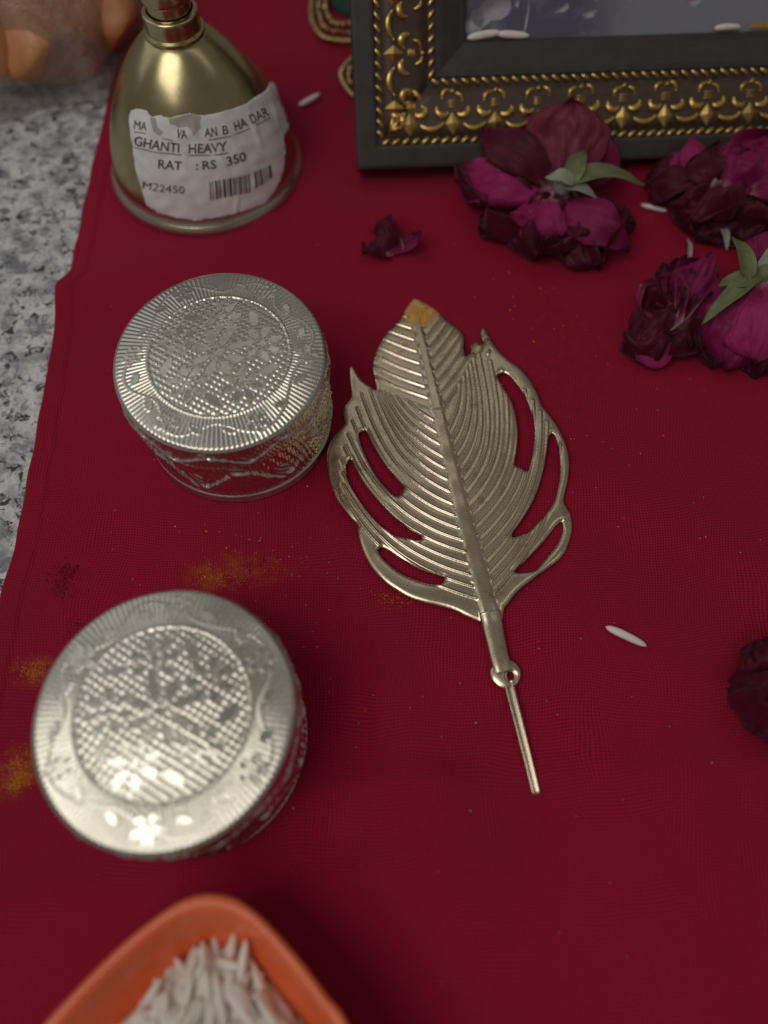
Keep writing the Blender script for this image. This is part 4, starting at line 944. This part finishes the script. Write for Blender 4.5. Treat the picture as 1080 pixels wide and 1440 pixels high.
ridge = Noise(81, 1.5, 18); ridge2 = Noise(82, 3.6, 18); ridge3 = Noise(83, 7., 18)
xx, yy = np.cos(A_) * (B_ + .3), np.sin(A_) * (B_ + .3)
cr1 = np.abs(ridge(xx * 2, yy * 2)); cr2 = np.abs(ridge2(xx * 1.6, yy * 1.6 + B_)); cr3 = np.abs(ridge3(xx, yy + B_))
rad = np.sin(B_ * np.pi / 2) ** .75
out = 1 + .05 * np.sin(3 * A_ + 1) + .05 * np.sin(5 * A_ + .4) + .09 * (1 - cr1) * B_ + .05 * (1 - cr2)
hgt = np.cos(B_ * np.pi / 2) ** .5 * 32 + 2.4 * (1 - cr1) + 1.5 * (1 - cr2) + .7 * (1 - cr3)
hgt = hgt * np.clip((1 - B_) / .06, 0, 1) + 1.2 * (1 - cr1) * (B_ > .9) * np.clip((1 - B_) / .02, 0, 1)
V = np.stack([bc[0] + 34 * rad * out * np.cos(A_), bc[1] + 36 * rad * out * np.sin(A_), bc[2] + .2 + hgt], -1)
tag(mk('plastic_bag', V.reshape(-1, 3), grid_faces(nu, nv, True)[:, ::-1], MAT['bag'], origin=tuple(bc)), 'crumpled clear plastic bag holding amber lumps on the granite', 'bag')

# ------------------------------------------------------------------ powders and specks on the cloth
def powder(name, patches, mat, label, seed, z=None):
    r = np.random.RandomState(seed); V, Fc = [], []
    for px, py, sx, sy, n, size in patches:
        for _ in range(n):
            x_, y_ = r.normal(px, sx), r.normal(py, sy); p = P(x_, y_, 0.); s = size * r.uniform(.45, 1.3) * (1.6 if r.rand() < .04 else 1)
            zz = cloth_z(p[0], p[1]) + s * .35; k_ = len(V)
            o = r.normal(size=(6, 3)) * .18
            for j, d in enumerate(((1, 0, 0), (0, 1, 0), (-1, 0, 0), (0, -1, 0), (0, 0, 1), (0, 0, -1))): V.append(np.array((p[0], p[1], zz)) + (np.array(d) + o[j]) * s)
            Fc += [[k_ + i for i in f] for f in ((0, 1, 4), (1, 2, 4), (2, 3, 4), (3, 0, 4), (1, 0, 5), (2, 1, 5), (3, 2, 5), (0, 3, 5))]
    o = mk(name, V, Fc, mat, smooth=False); tag(o, label, 'powder', kind='stuff')
powder('turmeric_powder', [(335, 800, 32, 13, 240, .075), (300, 815, 18, 8, 160, .085), (45, 942, 13, 8, 300, .085), (25, 1085, 11, 15, 420, .09), (20, 1100, 7, 7, 180, .09), (440, 820, 60, 50, 26, .14), (340, 760, 50, 10, 8, .22), (380, 770, 90, 60, 30, .12), (550, 842, 12, 7, 60, .10), (760, 440, 30, 30, 14, .18), (690, 640, 120, 220, 30, .12)], MAT['turmeric'], 'orange turmeric powder dusted on the red cloth around the silver box', 5)
powder('vermilion_powder', [(85, 815, 11, 12, 130, .16), (95, 800, 6, 6, 40, .2), (120, 880, 12, 10, 40, .14)], MAT['kumkum'], 'dark red powder crumbled on the cloth near the counter edge', 6)
powder('pale_specks', [(600, 900, 260, 260, 90, .10), (250, 700, 120, 160, 20, .12), (850, 600, 110, 160, 40, .10)], MAT['rice'], 'tiny pale specks of lint scattered over the red cloth', 7)
r = np.random.RandomState(9); V, Fc = [], []
for _ in range(420):
    c = np.array([r.uniform(96, 112), 27.9 + abs(r.normal(0, .45)), -5.1 + abs(r.normal(0, .2))]); s = .16 * r.uniform(.5, 1.4); k_ = len(V)
    for d in ((1, 0, 0), (0, 1, 0), (-1, 0, 0), (0, -1, 0), (0, 0, 1), (0, 0, -1)): V.append(c + np.array(d) * s)
    Fc += [[k_ + i for i in f] for f in ((0, 1, 4), (1, 2, 4), (2, 3, 4), (3, 0, 4), (1, 0, 5), (2, 1, 5), (3, 2, 5), (0, 3, 5))]
o = mk('turmeric_powder', V, Fc, MAT['turmeric'], smooth=False); o.matrix_world = FM; tag(o, 'orange powder lying along the inner ledge of the picture frame', 'powder', kind='stuff')
